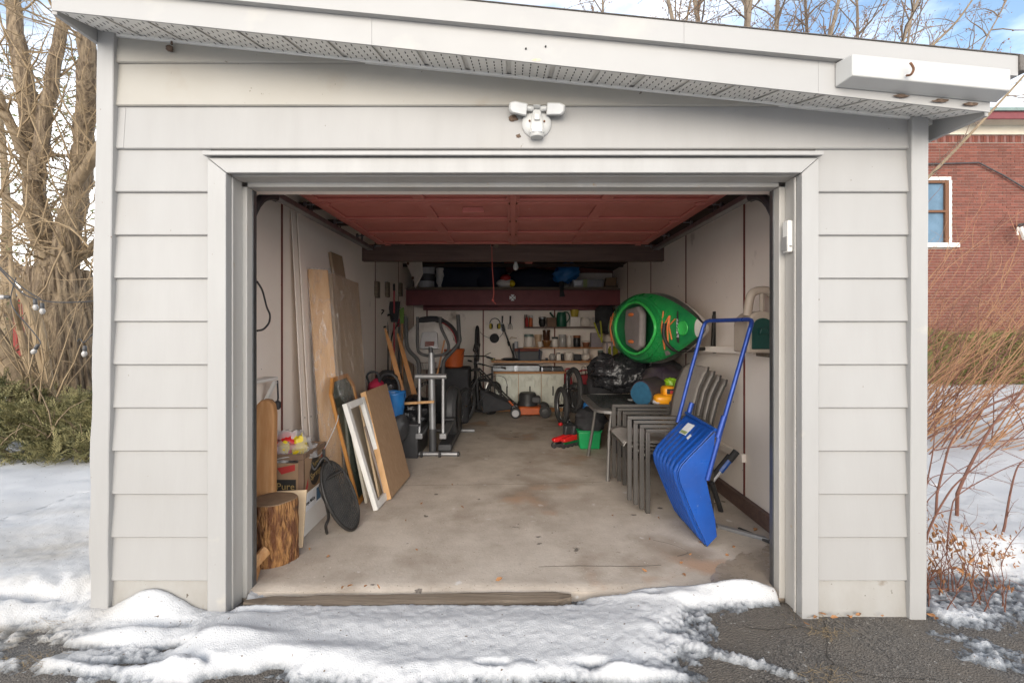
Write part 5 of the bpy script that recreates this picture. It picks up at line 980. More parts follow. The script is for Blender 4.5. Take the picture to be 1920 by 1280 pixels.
def rack(y,lbl):
    t = thing('kayak_rack',lbl,'rack',(1.69,y,1.15),'kayak wall racks')
    p = [(1.692,y,1.47),(1.68,y,1.22),(1.66,y,1.195),(1.58,y,1.185),(1.40,y,1.17),(1.32,y,1.20),(1.27,y,1.29),(1.275,y,1.40)]
    MB().tube(bez(p,4),.016,10).build('arm','blackmetal',t); MB().box(1.688,1.698,y-.02,y+.02,1.15,1.50).build('wall_plate','blackmetal',t)
rack(1.74,'black bent wall rack arm under the near end of the kayak'); rack(3.6,'black bent wall rack arm under the far end of the kayak')
# plastic mailbox
mat('taupeplastic',(.42,.35,.28),(.37,.30,.24),rough=.5,scale=8); mat('teagreen',(.008,.055,.045),rough=.35)
mb = thing('plastic_mailbox','taupe plastic mailbox with dark green door on the right wall','mailbox',(1.6,.8,1.2)); xm0,xm1,ym = 1.505,1.697,.78
def archp(w_,h_,r_): return [(-w_,0),(w_,0),(w_,h_-r_)]+[(w_*math.cos(a),h_-r_+r_*math.sin(a)) for a in [math.pi*i/10 for i in range(1,10)]]+[(-w_,h_-r_)]
xc = (xm0+xm1)/2
MB().prism(archp(.096,.27,.09),.20,frame((xc,ym+.20,1.20),(1,0,0),(0,0,1)) ).build('body','taupeplastic',mb,bevel=.012,seg=3)
MB().prism(archp(.072,.20,.07),.006,frame((xc,ym-.002,1.225),(1,0,0),(0,0,1))).build('door','teagreen',mb,bevel=.003); MB().prism([(-.03,0),(.03,0),(.02,.035),(-.02,.04)],.018,frame((xc,ym-.006,1.32),(1,0,0),(0,0,1))).build('door_pull','teagreen',mb,bevel=.004)
MB().tube(bez([(xc-.075,ym+.05,1.44),(xc-.055,ym+.05,1.56),(xc-.02,ym+.05,1.60),(xc+.05,ym+.05,1.605),(xc+.085,ym+.05,1.58)],5),.027,10).tube([(xc+.02,ym+.05,1.46),(xc+.02,ym+.05,1.60)],.016,8).build('top_handle','taupeplastic',mb)
MB().box(1.66,1.699,ym,ym+.2,1.17,1.199).build('wall_bracket','oldwood',mb)
# snow sleigh shovel
mat('sleighblue',(.010,.075,.34),(.008,.055,.26),rough=.3,scale=5,spec=.6,bump=.15,bscale=40,spots=[((.10,.16,.36),26,.70,.03),((.02,.04,.12),6,.63,.15)]); mat('tubeblue',(.03,.08,.34),(.02,.05,.24),rough=.3,metal=.3,scale=12,spots=[((.06,.05,.05),24,.72,.04)])
ss = thing('snow_sleigh_shovel','blue snow sleigh shovel with ribbed scoop propped inside the door','snow shovel',(1.15,.85,ZF))
Y0,Y1 = .615,1.10
prof = [(1.225,.745),(1.15,.665),(1.07,.585),(1.02,.53),(1.0,.485),(1.008,.43),(1.045,.335),(1.10,.20),(1.15,.09),(1.172,.037)]
def pv(v):
    s_ = v*(len(prof)-1); i = min(len(prof)-2,int(s_)); f = s_-i; return prof[i][0]*(1-f)+prof[i+1][0]*f, prof[i][1]*(1-f)+prof[i+1][1]*f
def scoop(u,v):
    x_,z_ = pv(v); k = min(1,v*7,(1-v)*9); rb = .017*max(0,math.sin(u*7*2*math.pi-math.pi/2))*k; sh = .02*(1-v)
    return V(x_-rb,Y0+(Y1-Y0)*u,z_-rb*.3)
MB().grid(lambda u,v: scoop(u,v),84,44).build('scoop','sleighblue',ss,smooth=50,solid=.006)
side = [(1.225,.735),(1.15,.66),(1.07,.58),(1.02,.525),(1.003,.485),(1.011,.43),(1.048,.335),(1.103,.20),(1.153,.09),(1.175,.037),(1.235,.10),(1.225,.20),(1.195,.33),(1.17,.445),(1.215,.60)]
for y_,lb3 in ((Y0-.004,0),(Y1+.004,1)): MB().prism([(a,b) for a,b in side],.006,frame((0,y_,0),(1,0,0),(0,0,1))).build('side_wall','sleighblue',ss,bevel=.003)
MB().tube([(1.225,Y0-.01,.745),(1.228,Y1+.01,.76)],.010,8).build('top_lip','sleighblue',ss); MB().tube([(1.172,Y0-.005,.042),(1.172,Y1+.005,.042)],.008,8).build('wear_edge','darkgrey',ss)
MB().tube([(1.172,Y0-.02,.445),(1.27,Y0-.02,.80),(1.430,Y0-.02,1.36)]+bez([(1.430,Y0-.02,1.36),(1.452,Y0+.005,1.40),(1.455,Y0+.05,1.413)],4)+[(1.43,(Y0+Y1)/2,1.412)]+bez([(1.38,Y1-.03,1.412),(1.368,Y1+.01,1.40),(1.352,Y1+.02,1.36)],4)+[(1.26,Y1+.02,1.03),(1.172,Y1+.02,.69)],.0135,12).build('handle','tubeblue',ss)
for y_ in (Y0-.02,Y1+.02): MB().tube([(1.235,y_,.70),(1.275,y_,.83)],.018,10).build('clamp','tubeblue',ss)
M = frame(V(1.146,Y0+.20,.668)+V(-.006,0,.006),(0,1,0),V(.72,0,.69)); lb4 = MB().prism([(-.06,-.04),(.05,-.045),(.06,.045),(-.05,.05)],-.001,M @ Matrix.Translation((.08,.02,0))).build('paper_label','labelwhite',ss); MB().prism([(.08,-.035),(.11,-.03),(.11,.005),(.08,0)],-.001,M @ Matrix.Translation((-.13,.0,.0))).build('paper_label','labelwhite',ss); MB().prism([(-.05,-.035),(.045,-.04),(.05,-.02),(-.047,-.012)],-.0015,M @ Matrix.Translation((.08,.02,.0))).build('label_print','oliveband',lb4)
# stack of patio chairs
mat('chairmetal',(.095,.086,.079),(.072,.066,.06),rough=.35,metal=.4,scale=12); mat('sling',(.30,.272,.246),(.26,.235,.21),rough=.7,scale=40,bump=.2,bscale=200); mat('piping',(.03,.03,.03),rough=.6)
def chair(label,o):
    t = thing('patio_chair',label,'chair',o,'stacked patio chairs'); o = Vector(o); W = .53; q = .024
    for y_ in (0,W):
        MB().cbox(o+V(0,y_,.29),q*1.3,q,.58).build('leg','chairmetal',t,bevel=.003); MB().cbox(o+V(.25,y_,.592),.53,q*1.2,q).build('arm','chairmetal',t,bevel=.003)
        MB().slab(o+V(.44,y_-q/2,0),o+V(.47,y_-q/2,0),o+V(.47,y_-q/2,.58),o+V(.44,y_-q/2,.58),(0,q,0)).build('leg','chairmetal',t,bevel=.003)
    pr = [(-.035,.385),(-.02,.41),(.03,.425),(.2,.405),(.38,.385),(.43,.42),(.46,.52),(.48,.66),(.515,.80),(.56,.90),(.60,.945)]
    def slf(u,v):
        s_ = v*(len(pr)-1); i = min(len(pr)-2,int(s_)); f = s_-i; a = Vector((pr[i][0],0,pr[i][1])).lerp(Vector((pr[i+1][0],0,pr[i+1][1])),f)
        nar = .0 if v < .93 else (v-.93)/.07*.05; return o+V(a.x,.03+nar+(W-.06-2*nar)*u,a.z-.012*math.sin(math.pi*u)*(v<.45))
    MB().grid(slf,10,44).build('sling_seat','sling',t,smooth=60,solid=.010)
    for u in (0,1): MB().tube([slf(u,j/40)+V(0,(-.006 if u==0 else .006),0) for j in range(41)],.008,6).build('side_rail','chairmetal',t)
    MB().tube([slf(0,0),slf(1,0)],.009,6).build('front_rail','chairmetal',t); MB().cbox(o+V(.45,W/2,.37),q,W-.03,q).build('cross_bar','chairmetal',t)
CH = ['bottom patio chair of the stack, nearest the blue shovel','second patio chair up in the grey stack','third patio chair up in the grey stack','top patio chair of the stack with its taupe back showing']
for k in range(4): chair(CH[k],(.965-.043*k,1.14+.004*k,ZF+.030*k))
# glass table with its load
mat('smokeglass',(.05,.055,.052),(.075,.08,.075),rough=.16,spec=.7,scale=3); mat('tablerim',(.26,.245,.23),(.20,.19,.18),rough=.35,metal=.6,scale=10)
tb_ = thing('patio_table','dark glass topped patio table with rounded metal rim','table',(1.18,2.25,ZF)); TX0,TX1,TY0,TY1,TZ,TR = .70,1.66,1.74,2.78,.665,.16
def rrect(x0,x1,y0,y1,r,n=8):
    o = []
    for cx_,cy_,a0 in ((x1-r,y0+r,-90),(x1-r,y1-r,0),(x0+r,y1-r,90),(x0+r,y0+r,180)):
        o += [(cx_+r*math.cos(R(a0+90*i/n)),cy_+r*math.sin(R(a0+90*i/n))) for i in range(n+1)]
    return o
MB().prism(rrect(TX0+.05,TX1-.05,TY0+.05,TY1-.05,TR-.04),.006,Matrix.Translation((0,0,TZ-.002))).build('glass_top','smokeglass',tb_)
po,pi2 = rrect(TX0,TX1,TY0,TY1,TR),rrect(TX0+.052,TX1-.052,TY0+.052,TY1-.052,TR-.045); m = MB(); n = len(po)
for i in range(n):
    j = (i+1)%n; m.hexa([(*po[i],TZ-.028),(*po[j],TZ-.028),(*pi2[j],TZ-.012),(*pi2[i],TZ-.012),(*po[i],TZ-.004),(*po[j],TZ-.004),(*pi2[j],TZ+.006),(*pi2[i],TZ+.006)])
m.build('rim','tablerim',tb_); c = P(1184,750,0); d_ = (EYE-TZ)*F_PX/(750-CY); MB().lathe([(.020,0),(.036,.001),(.036,.006),(.020,.007)],20,((1184-CX)*d_/F_PX,d_-DIST,TZ+.004)).build('umbrella_ring','whiteplastic',tb_)
for (x_,y_),(fx,fy) in zip(((TX0+.14,TY1-.14),(TX1-.14,TY1-.14),(TX0+.14,TY0+.14),(TX1-.14,TY0+.14)),((-.06,.05),(.05,.05),(-.02,-.02),(.05,-.02))):
    MB().tube(bez([(x_+.02,y_,TZ-.03),(x_,y_,TZ-.2),(x_+fx*.4,y_+fy*.4,.28),(x_+fx,y_+fy,ZF)],5),.016,10).build('leg','tablerim',tb_)
sack('black_holdall','large shiny black bag heaped at the back of the glass table',V(1.22,2.72,.88),(.40,.20,.19),'blackgloss',.22,ls=2.6,nu=36,nv=22)
sack('black_backpack','dull black bag slumped left of the shiny black bag',V(1.06,3.25,.74),(.20,.2,.30),'blackcloth',.2,ls=2.2)
rl = thing('rolled_mat','rolled dark sleeping mat with teal blue end on the table','rolled mat',(1.1,2.0,TZ)); a = P(1214,727,1.78); a.z = TZ+.125
mat('tealblue',(.012,.07,.13),(.02,.10,.17),rough=.85,scale=30,bump=.3); mat('plumcloth',(.03,.02,.035),(.05,.04,.03),rough=.8,scale=4,bump=.4,bscale=14)
MB().lathe([(.085,0),(.115,.006),(.118,.25),(.10,.30)],24,V(1.12,1.90,TZ+.124),(.75,.62,.03),.15).build('roll','plumcloth',rl); MB().lathe([(.0,-.004),(.06,-.006),(.105,-.002),(.108,.012)],24,V(1.12,1.90,TZ+.124),(.75,.62,.03),.15).build('blue_end','tealblue',rl)
sack('dark_cushion','dark plum and black cushions piled behind the toy',V(1.42,2.25,.83),(.20,.20,.17),'plumcloth',.22,ls=2.4); sack('black_cushion','round black cushion against the right wall under the kayak',V(1.52,2.45,.90),(.15,.2,.15),'blackcloth',.15)
mat('toyyellow',(.72,.30,.012),(.66,.26,.01),rough=.35,scale=6); mat('toypurple',(.25,.09,.36),rough=.4); mat('toygreen',(.22,.42,.02),rough=.4)
ty = thing('toy_truck','yellow plastic toy vehicle with purple wheels at the table edge','toy',(1.30,1.83,TZ)); c = V(1.305,1.82,TZ+.008)
MB().ell(c+V(0,.02,.075),(.10,.085,.045),24,14,.05,2,power=.5).build('body','toyyellow',ty); MB().ell(c+V(.035,.03,.140),(.058,.065,.05),20,12,.04,2,power=.55).build('cab','toyyellow',ty); MB().ell(c+V(-.06,0,.055),(.05,.06,.028),14,8).build('bumper','bucketgrey',ty)
MB().cbox(c+V(.035,-.036,.148),.062,.008,.045).build('cab_window','blackplastic',ty,bevel=.006); MB().cbox(c+V(.045,-.040,.142),.028,.006,.028).build('red_seat','printred',ty,bevel=.004)
for dx,dy in ((-.035,.07),(.055,-.055),(.055,.08)): 
    t_ = MB().lathe([(.02,-.018),(.045,-.014),(.045,.014),(.02,.018)],20,c+V(dx,dy,.040),(0,-1,0)).build('wheel','blackrubber',ty); MB().lathe([(.026,.018),(.024,.022),(.004,.024)],16,c+V(dx,dy,.040),(0,-1,0)).build('hub','toypurple',t_)
sack('green_toy','small lime green toy above the yellow toy',V(1.395,1.95,TZ+.21),(.05,.05,.045),'toygreen',.35,'toy',2.8)
sack('support_box','dark box supporting the green toy on the table',V(1.42,1.97,TZ+.085),(.09,.09,.085),'blackcloth',.05,'box',2,.4)
# floor clutter by the table
gb_ = thing('green_tub','bright green plastic tub on the floor under the table','tub',G(1106,842)); c = G(1106,842); hw = .125; mat('tubgreen',(.008,.30,.09),(.006,.25,.075),rough=.4,scale=6)
MB().hexa([c+V(*p) for p in ((-hw*.86,0,.0),(hw*.86,0,.0),(hw*.86,.25,.0),(-hw*.86,.25,.0),(-hw,-.01,.19),(hw,-.01,.19),(hw,.26,.19),(-hw,.26,.19))]).build('tub','tubgreen',gb_,bevel=.012,seg=3)
MB().box(c.x-hw-.01,c.x+hw+.01,c.y-.02,c.y+.27,ZF+.188,ZF+.204).build('rim','tubgreen',gb_,bevel=.006); sack('black_gear_bag','black gear bag filling the green tub',c+V(.03,.13,.30),(.17,.16,.13),'blackcloth',.25)
sack('black_duffel','black duffel bag stuffed under the table front',V(1.24,2.6,.24),(.24,.24,.19),'blackcloth',.22); sack('blue_cloth','small bright blue cloth bundle behind the gear bag',P(1103,765,3.3),(.06,.08,.07),'bluebag',.3,'cloth')
uc = thing('folding_bike','small black bicycle stood on end by the table, tyres toward the door','bicycle',G(1062,815)); 
for px,py,rr,yy in ((1053,760,.205,3.75),(1076,731,.25,3.62)): wheel(uc,P(px,py,yy),rr,V(1,.22,0),rt=.034)
MB().tube([P(1064,700,3.7),P(1065,800,3.6)],.018,8).tube([P(1065,798,3.6),P(1090,812,3.4)],.012,8).build('frame','blackgloss',uc); MB().tube([P(1061,728,3.68),P(1069,728,3.68)],.012,8).tube([P(1058,775,3.66),P(1070,790,3.6)],.010,8).build('axle','chrome',uc); MB().ell(P(1070,800,3.55),(.07,.08,.06),14,8,.3,3).build('chain_guard','steel',uc); MB().ell(P(1051,795,3.5),(.03,.03,.022),10,8).build('reflector','redbag',uc)
sk = thing('roller_skates','red and black inline skates on the floor by the green tub','skates',G(1062,842)); a = G(1064,838)
for dx,rz in ((-.06,.5),(.03,.7)):
    T_ = Matrix.Translation(a+V(dx,0,0)) @ Matrix.Rotation(rz,4,'Z')
    MB(T_).hexa([(-.12,-.035,.07),(.10,-.03,.07),(.10,.03,.07),(-.12,.035,.07),(-.13,-.03,.11),(.09,-.03,.15),(.09,.03,.15),(-.13,.03,.11)]).build('boot','redbag',sk,bevel=.018,seg=3); MB(T_).hexa([(.02,-.03,.13),(.10,-.03,.13),(.10,.03,.13),(.02,.03,.13),(.03,-.035,.24),(.12,-.035,.24),(.12,.035,.24),(.03,.035,.24)]).build('cuff','blackplastic',sk,bevel=.014); MB(T_).box(-.12,.11,-.012,.012,.045,.069).build('chassis','chrome',sk)
    for i in range(4): MB(T_).lathe([(.01,-.011),(.036,-.008),(.036,.008),(.01,.011)],14,(-.105+.068*i,0,.037),(0,1,0)).build('wheel','blackrubber',sk)
# red fuel cans and hooks behind, stool, hanging tools
for i,(px0,px1,py0,lbl) in enumerate(((1058,1070,694,'red fuel can beside the cabinet, left of two'),(1084,1107,697,'red fuel can beside the cabinet with steel hooks, right of two'))):
    a,b = P(px0,py0,5.35),P(px1,py0,5.35); zb = P(0,720,5.35).z; t = thing('fuel_can',lbl,'fuel can',V((a.x+b.x)/2,5.4,zb),'red fuel cans')
    MB().hexa([(a.x,5.3,zb),(b.x+.03,5.3,zb),(b.x+.03,5.5,zb),(a.x,5.5,zb),(a.x,5.3,a.z-.06),(b.x,5.3,a.z-.03),(b.x,5.5,a.z-.03),(a.x,5.5,a.z-.06)]).build('body','redbag' if 0 else 'redpaint',t,bevel=.02,seg=3); MB().tube(bez([(a.x+.02,5.4,a.z-.05),(a.x+.03,5.4,a.z+.01),(b.x,5.4,a.z+.02),(b.x+.01,5.4,a.z-.03)],4),.014,8).build('handle','redpaint',t)
MB().box(P(1056,720,5.3).x,P(1112,720,5.3).x,5.28,5.6,ZF,P(0,720,5.35).z-.001).build('low_bench','blackplastic',None,bevel=.01,label='dark low bench carrying the red fuel cans',cat='bench')
for i,px in enumerate((1094,1101)): MB().tube(arc(P(px,690,5.30),.028,-.3,math.pi+.6,10)+[P(px-3,704,5.3)],.006,6).build('steel_hook','chrome',None,label=('steel hook above the red fuel can, left one','steel hook above the red fuel can, right one')[i],cat='hook',group='steel hooks')
t = thing('lime_caulk_gun','lime yellow and black frame tool hanging right of the shelves','tool',P(1128,640,5.3)); A,B_ = P(1120,603,5.35),P(1135,640,5.3); u_ = (B_-A).normalized(); 
mat('limeyellow',(.42,.42,.03),rough=.45); M = frame(A,V(1,0,.2),u_); ln = (B_-A).length
for x_ in (-.05,.05): MB().prism([(x_-.012,0),(x_+.012,0),(x_*.4+.012,ln*.75),(x_*.4-.012,ln*.75)],.02,M).build('frame_bar','limeyellow',t,bevel=.003)
MB().prism([(-.035,.02),(.035,.02),(.01,ln*.6),(-.01,ln*.6)],.014,M).build('insert','blackplastic',t); MB().prism([(-.02,ln*.74),(.02,ln*.74),(.02,ln),(-.012,ln)],.02,M).build('grip','limeyellow',t,bevel=.004)
t = thing('plastic_stool','pale lilac plastic step stool above the black bags','stool',P(1145,680,4.6)); a = P(1134,641,4.6); b = P(1160,641,4.6)
MB().box(a.x,b.x,4.5,4.75,a.z-.015,a.z).build('top','lilac',t,bevel=.006)
for x_ in (a.x+.015,b.x-.015,a.x+.085): MB().tube([(x_,4.52,a.z-.015),(x_,4.5,a.z-.24)],.014,8).build('leg','lilac',t)
sack('rope_coil','coiled yellow green cord in the stool',P(1150,660,4.66),(.08,.05,.08),'limeyellow',.4,'cord',3)
sack('hanging_bag','black bag hanging in the back right corner under the loft',V(1.50,5.55,1.52),(.16,.14,.24),'blackcloth',.2); t = thing('hanging_cables','white and black cable bundle at the back right corner','cable',P(1165,600,5.2)); MB().tube(bez([P(1160,574,5.25),P(1163,590,5.25),P(1160,604,5.25)],4),.012,6).build('white_cable','whiteplastic',t); MB().tube(bez([P(1164,582,5.25),P(1166,600,5.25),P(1162,630,5.25)],4),.02,6).build('black_cable','blackplastic',t)
# right wall foot: brush, strut, metal bar on the floor
br = thing('snow_brush','black and blue snow brush leaning on the low wall ledge','snow brush',P(1332,903,1.2)); A,B_ = P(1333,905,1.15),P(1381,846,1.18)
MB().tube([A,A.lerp(B_,.35)],.014,8).build('scraper','bucketgrey',br); MB().tube([A.lerp(B_,.35),A.lerp(B_,.72)],.022,8).build('shaft','sleighblue',br); MB().tube([A.lerp(B_,.70),B_],.026,8).build('grip','blackrubber',br); MB().cbox(A.lerp(B_,.42)+V(-.012,0,.02),.02,.03,.22,(B_-A).to_track_quat('Z','Y')).build('bristles','blackcloth',br)
MB().tube([P(1335,905,1.1),G(1352,958)],.018,8).build('black_strut','blackplastic',None,label='black plastic strut standing behind the blue scoop',cat='strut')
A,B_ = G(1345,990),G(1442,1017); MB().slab(A,B_,B_+V(0,0,.022),A+V(0,0,.022),(.0,.045,0)).build('aluminium_bar','silver',None,bevel=.003,label='flat aluminium bar lying on the floor at the right wall',cat='metal bar')
lean('wall_bumper','dark rubber strip under the aluminium bar end','strip',A+V(.12,-.03,-.0),B_+V(0,-.03,0),A+V(.12,-.03,.018),-.02,'blackrubber')
# ---------------------------------------------------------------- outside: trees, shrubs, shed, brick house
rg = random.Random(11)
mat('willowbark',(.10,.07,.045),(.26,.195,.125),rough=.9,scale=7,stretch=(3,3,.5),amt=.8,bump=1,bscale=14,bdist=.03); mat('limb',(.16,.115,.072),(.27,.205,.13),rough=.9,scale=9,stretch=(2,2,1),bump=.6,bscale=30); mat('twig',(.30,.22,.13),(.20,.14,.08),rough=.85,scale=3)
mat('greytwig',(.13,.095,.07),(.20,.15,.11),rough=.9,scale=3); mat('needle',(.13,.125,.05),(.25,.22,.10),rough=.75,scale=9,amt=.7,spots=[((.05,.06,.022),5,.56,.12)]); mat('hedge',(.11,.12,.03),(.19,.18,.06),rough=.8,scale=7,amt=.7); mat('cedar',(.10,.12,.045),(.17,.17,.07),rough=.85,scale=4)
mat('redstem',(.17,.07,.042),(.12,.048,.03),rough=.6,scale=9); mat('tanstem',(.36,.205,.105),(.26,.125,.065),rough=.75,scale=5); mat('deadleaf',(.34,.17,.07),(.24,.11,.05),rough=.85,scale=14); mat('drygrass',(.26,.19,.10),(.19,.135,.07),rough=.9,scale=6)
def rv(s=1): return V(rg.gauss(0,s),rg.gauss(0,s),rg.gauss(0,s))
def wiggle(p,d,L,n,droop=0,jit=.15):
    pts = [Vector(p)]; d = Vector(d).normalized()
    for i in range(n): d = (d+rv(jit)+V(0,0,-droop)).normalized(); pts.append(pts[-1]+d*(L/n))
    return pts
def twigs(mb,pts,n,L,r,droop=.04,lv=1,spread=.8,sides=4,up=.3):
    for _ in range(n):
        i = rg.randrange(1,len(pts)); t = (pts[i]-pts[i-1]).normalized(); p = pts[i-1].lerp(pts[i],rg.random()); l = L*rg.uniform(.5,1.2)
        q = wiggle(p,t*.7+rv(spread)+V(0,0,up),l,5,droop,.18); mb.tube(q,[r*(1-k/6.5) for k in range(6)],sides,False)
        if lv: twigs(mb,q,rg.randint(2,4),l*.5,r*.55,droop,lv-1,spread,3,up)
wt = thing('willow_tree','big old tree with ridged trunk and tangled bare branches left of the garage','tree',V(-6.3,4.7,0))
YW = 4.7
ctr = bez([P(158,830,YW),P(150,740,YW),P(132,640,YW),P(116,560,YW),P(108,505,YW)],12); rad = [.52-.0*i for i in range(len(ctr))]
def trunk(u,v):
    s_ = v*(len(ctr)-1); i = min(len(ctr)-2,int(s_)); p = ctr[i].lerp(ctr[i+1],s_-i); a = 2*math.pi*u
    r_ = (.50-.12*v+.10*(1-v)**4)*(1+.10*mn.noise((math.cos(a)*1.2,math.sin(a)*1.2,v*1.5)))
    rdg = abs(mn.noise((a*5.5+1.3*mn.noise((a*2,v*4,2)),v*2.6,4.2))); cut = .045*(1-min(1,rdg*4.5))
    if u in (0,1): cut = .02
    return p+V(math.cos(a),math.sin(a),0)*(r_-cut)
MB().grid(trunk,150,70).build('trunk','willowbark',wt,smooth=70)
limbs = []
for nm,pp,r0,r1 in ((0,[(108,530),(80,440),(62,330),(52,210),(36,90),(8,-60)],.24,.12),(0,[(116,530),(128,430),(148,340),(160,220),(163,80),(172,-60)],.26,.14),(0,[(104,545),(62,520),(20,498),(-60,470)],.15,.10),(0,[(66,340),(92,170),(118,40),(140,-60)],.15,.09),(0,[(62,330),(20,230),(-40,110)],.12,.07),(0,[(140,350),(185,280),(240,200)],.12,.08),(0,[(56,220),(30,140),(20,30),(24,-60)],.09,.05),(0,[(95,500),(40,400),(-20,350)],.10,.06),(0,[(125,500),(165,470),(230,430)],.12,.08),(0,[(134,540),(120,470),(100,420),(84,380)],.06,.03)):
    pts = bez([P(x,y,YW+rg.uniform(-.25,.35)*(k>0)) for k,(x,y) in enumerate(pp)],5); n = len(pts); limbs.append(pts)
    MB().tube([p+rv(.012) for p in pts],[(r0+(r1-r0)*i/(n-1))*.68 for i in range(n)],9).build('limb','willowbark' if r0 > .13 else 'limb',wt)
mb = MB()
for pts in limbs: twigs(mb,pts,17,1.5,.016,.06,2,.8,4)
for _ in range(26):
    p = P(rg.uniform(-30,190),rg.uniform(250,520),YW+rg.uniform(-.9,.4)); q = wiggle(p,V(rg.gauss(0,.5),rg.gauss(0,.2),rg.choice((-.8,1,1))),rg.uniform(.8,2.0),7,.02,.16); mb.tube(q,[.013*(1-k/9) for k in range(8)],4,False); twigs(mb,q,4,.6,.007,.03,1,.7,3)
mb.build('twigs','twig',wt,kind='stuff')
st2 = thing('leaning_tree','second smaller trunk leaning left of the big old tree','tree',P(60,800,4.0))
p2 = bez([P(62,800,4.0),P(40,735,4.0),P(10,670,4.0),P(-40,590,4.0)],6); MB().tube(p2,[.17-.004*i for i in range(len(p2))],12).build('trunk','limb',st2)
for pp in ([(105,760),(80,690),(60,600),(30,540),(-10,500)],[(92,765),(55,690),(38,620),(25,560),(20,480)],[(98,770),(82,640),(60,560),(15,500)]):
    q = bez([P(x,y,3.6+rg.uniform(-.1,.3)) for x,y in pp],5); MB().tube(q,[.045-.0012*i for i in range(len(q))],8).build('stem','twig',st2)
mb = MB(); twigs(mb,p2,10,1.2,.012,.0,2,.7); 
for _ in range(40): q = wiggle(P(rg.uniform(0,110),rg.uniform(700,790),rg.uniform(3.2,4.2)),V(rg.gauss(-.1,.35),rg.gauss(0,.2),1),rg.uniform(.7,1.9),6,0,.1); mb.tube(q,[.011*(1-k/8) for k in range(7)],4,False); twigs(mb,q,3,.4,.006,0,0,.7,3)
mb.build('twigs','twig',st2,kind='stuff')
def cloud(name,mt,parent,n,fn,L,Wd,outward=None,kind='stuff',droop=.2):
    v = []; f = []
    for _ in range(n):
        p,nr = fn(); d = (Vector(nr)*.8+rv(.55)+V(0,0,-droop)).normalized(); s = d.cross(rv(1)).normalized(); l = L*rg.uniform(.6,1.3); w_ = Wd*rg.uniform(.6,1.2); up = s.cross(d)*w_*.3
        o = len(v); v += [p,p+d*l*.45+s*w_*.5+up,p+d*l,p+d*l*.45-s*w_*.5+up]; f += [(o,o+1,o+2,o+3)]
    m = MB(); m.v = v; m.f = f; return m.build(name,mt,parent,smooth=0,kind=kind)
# distant bare and evergreen trees closing the left side
for i,(px,Y,h,lbl) in enumerate(((10,10.5,9,'thin evergreen tree far behind the leaning trunk'),(95,11.5,8.5,'thin evergreen tree behind the big old tree'),(175,10.5,9.5,'thin evergreen tree nearest the garage corner'))):
    b = P(px,0,Y); b.z = 0; t = thing('evergreen_tree',lbl,'tree',b,'evergreens behind the garage'); tr = wiggle(b,(0,0,1),h,8,0,.03); MB().tube(tr,[.16*(1-k/9.5) for k in range(9)],8).build('trunk','limb',t)
    def fn():
        z = rg.uniform(1.2,h); rr = 1.7*(1-z/h*.75)*math.sqrt(rg.random()); a = rg.uniform(0,6.283); return V(b.x+rr*math.cos(a),b.y+rr*math.sin(a)*.6,z+.15*rg.gauss(0,1)),V(math.cos(a),math.sin(a),-.1)
    cloud('crown','cedar',t,650,fn,.20,.06); mb = MB()
    twigs(mb,tr,34,1.4,.016,.05,1,.9,3,.0); mb.build('branches','greytwig',t,kind='stuff')
ev = thing('evergreen_heap','low heap of olive evergreen boughs at the left of the garage','shrub',P(90,845,2.6))
bx0,bx1 = P(-40,0,2.9).x,P(196,0,2.6).x
def hz(x,y): u = (x-bx0)/(bx1-bx0); return .10+.62*(1-abs((y-3.0)/.95)**2.2)*(.80+.55*mn.noise((x*1.6,y*1.6,0))+.25*mn.noise((x*4,y*4,3)))*(1.0-.22*u)
def fne():
    while 1:
        x = rg.uniform(bx0-.6,bx1+.35); y = rg.uniform(2.15,3.95); h = hz(x,y)
        if h > .08:
            z = h*(1-.75*rg.random()**2.2); return V(x,y,max(.06,z)),V(rg.gauss(.1,.5),-.7 if y < 3.0 else rg.gauss(0,.5),.55)
v = []; f = []
for _ in range(5200):                                 # feathery sprays: a rib with leaflets to both sides
    p,nr = fne(); d = (Vector(nr)*.7+rv(.5)).normalized(); s_ = d.cross(V(0,0,1)+rv(.3)).normalized(); up = s_.cross(d); l = rg.uniform(.09,.20)
    for k in range(7):
        t_ = k/6; b0 = p+d*l*t_-up*.02*t_*t_; 
        for sg_ in (-1,1):
            e = (d*.75+s_*sg_*.8+up*rg.uniform(-.2,.3)).normalized()*l*.36*(1-.55*t_); o = len(v); wv_ = d*.011
            v += [b0-wv_,b0+e*.55+up*.004-wv_*.8,b0+e,b0+e*.5+wv_]; f.append((o,o+1,o+2,o+3))
m = MB(); m.v = v; m.f = f; m.build('boughs','needle',ev,smooth=0,kind='stuff'); mb = MB()
for _ in range(60):
    x = rg.uniform(bx0,bx1+.2); y = rg.uniform(2.3,3.4); q = wiggle(V(x,y,.1),V(rg.gauss(0,.7),-.4,.8),rg.uniform(.4,.8),5,.05,.15); mb.tube(q,[.010*(1-k/7) for k in range(6)],4,False)
mb.build('stems','limb',ev,kind='stuff')
MB().ell(P(36,838,2.25),(.10,.07,.055),16,10,.35,2.4).build('snow_clump','snow',None,label='small clump of snow at the foot of the evergreen heap',cat='snow clump')
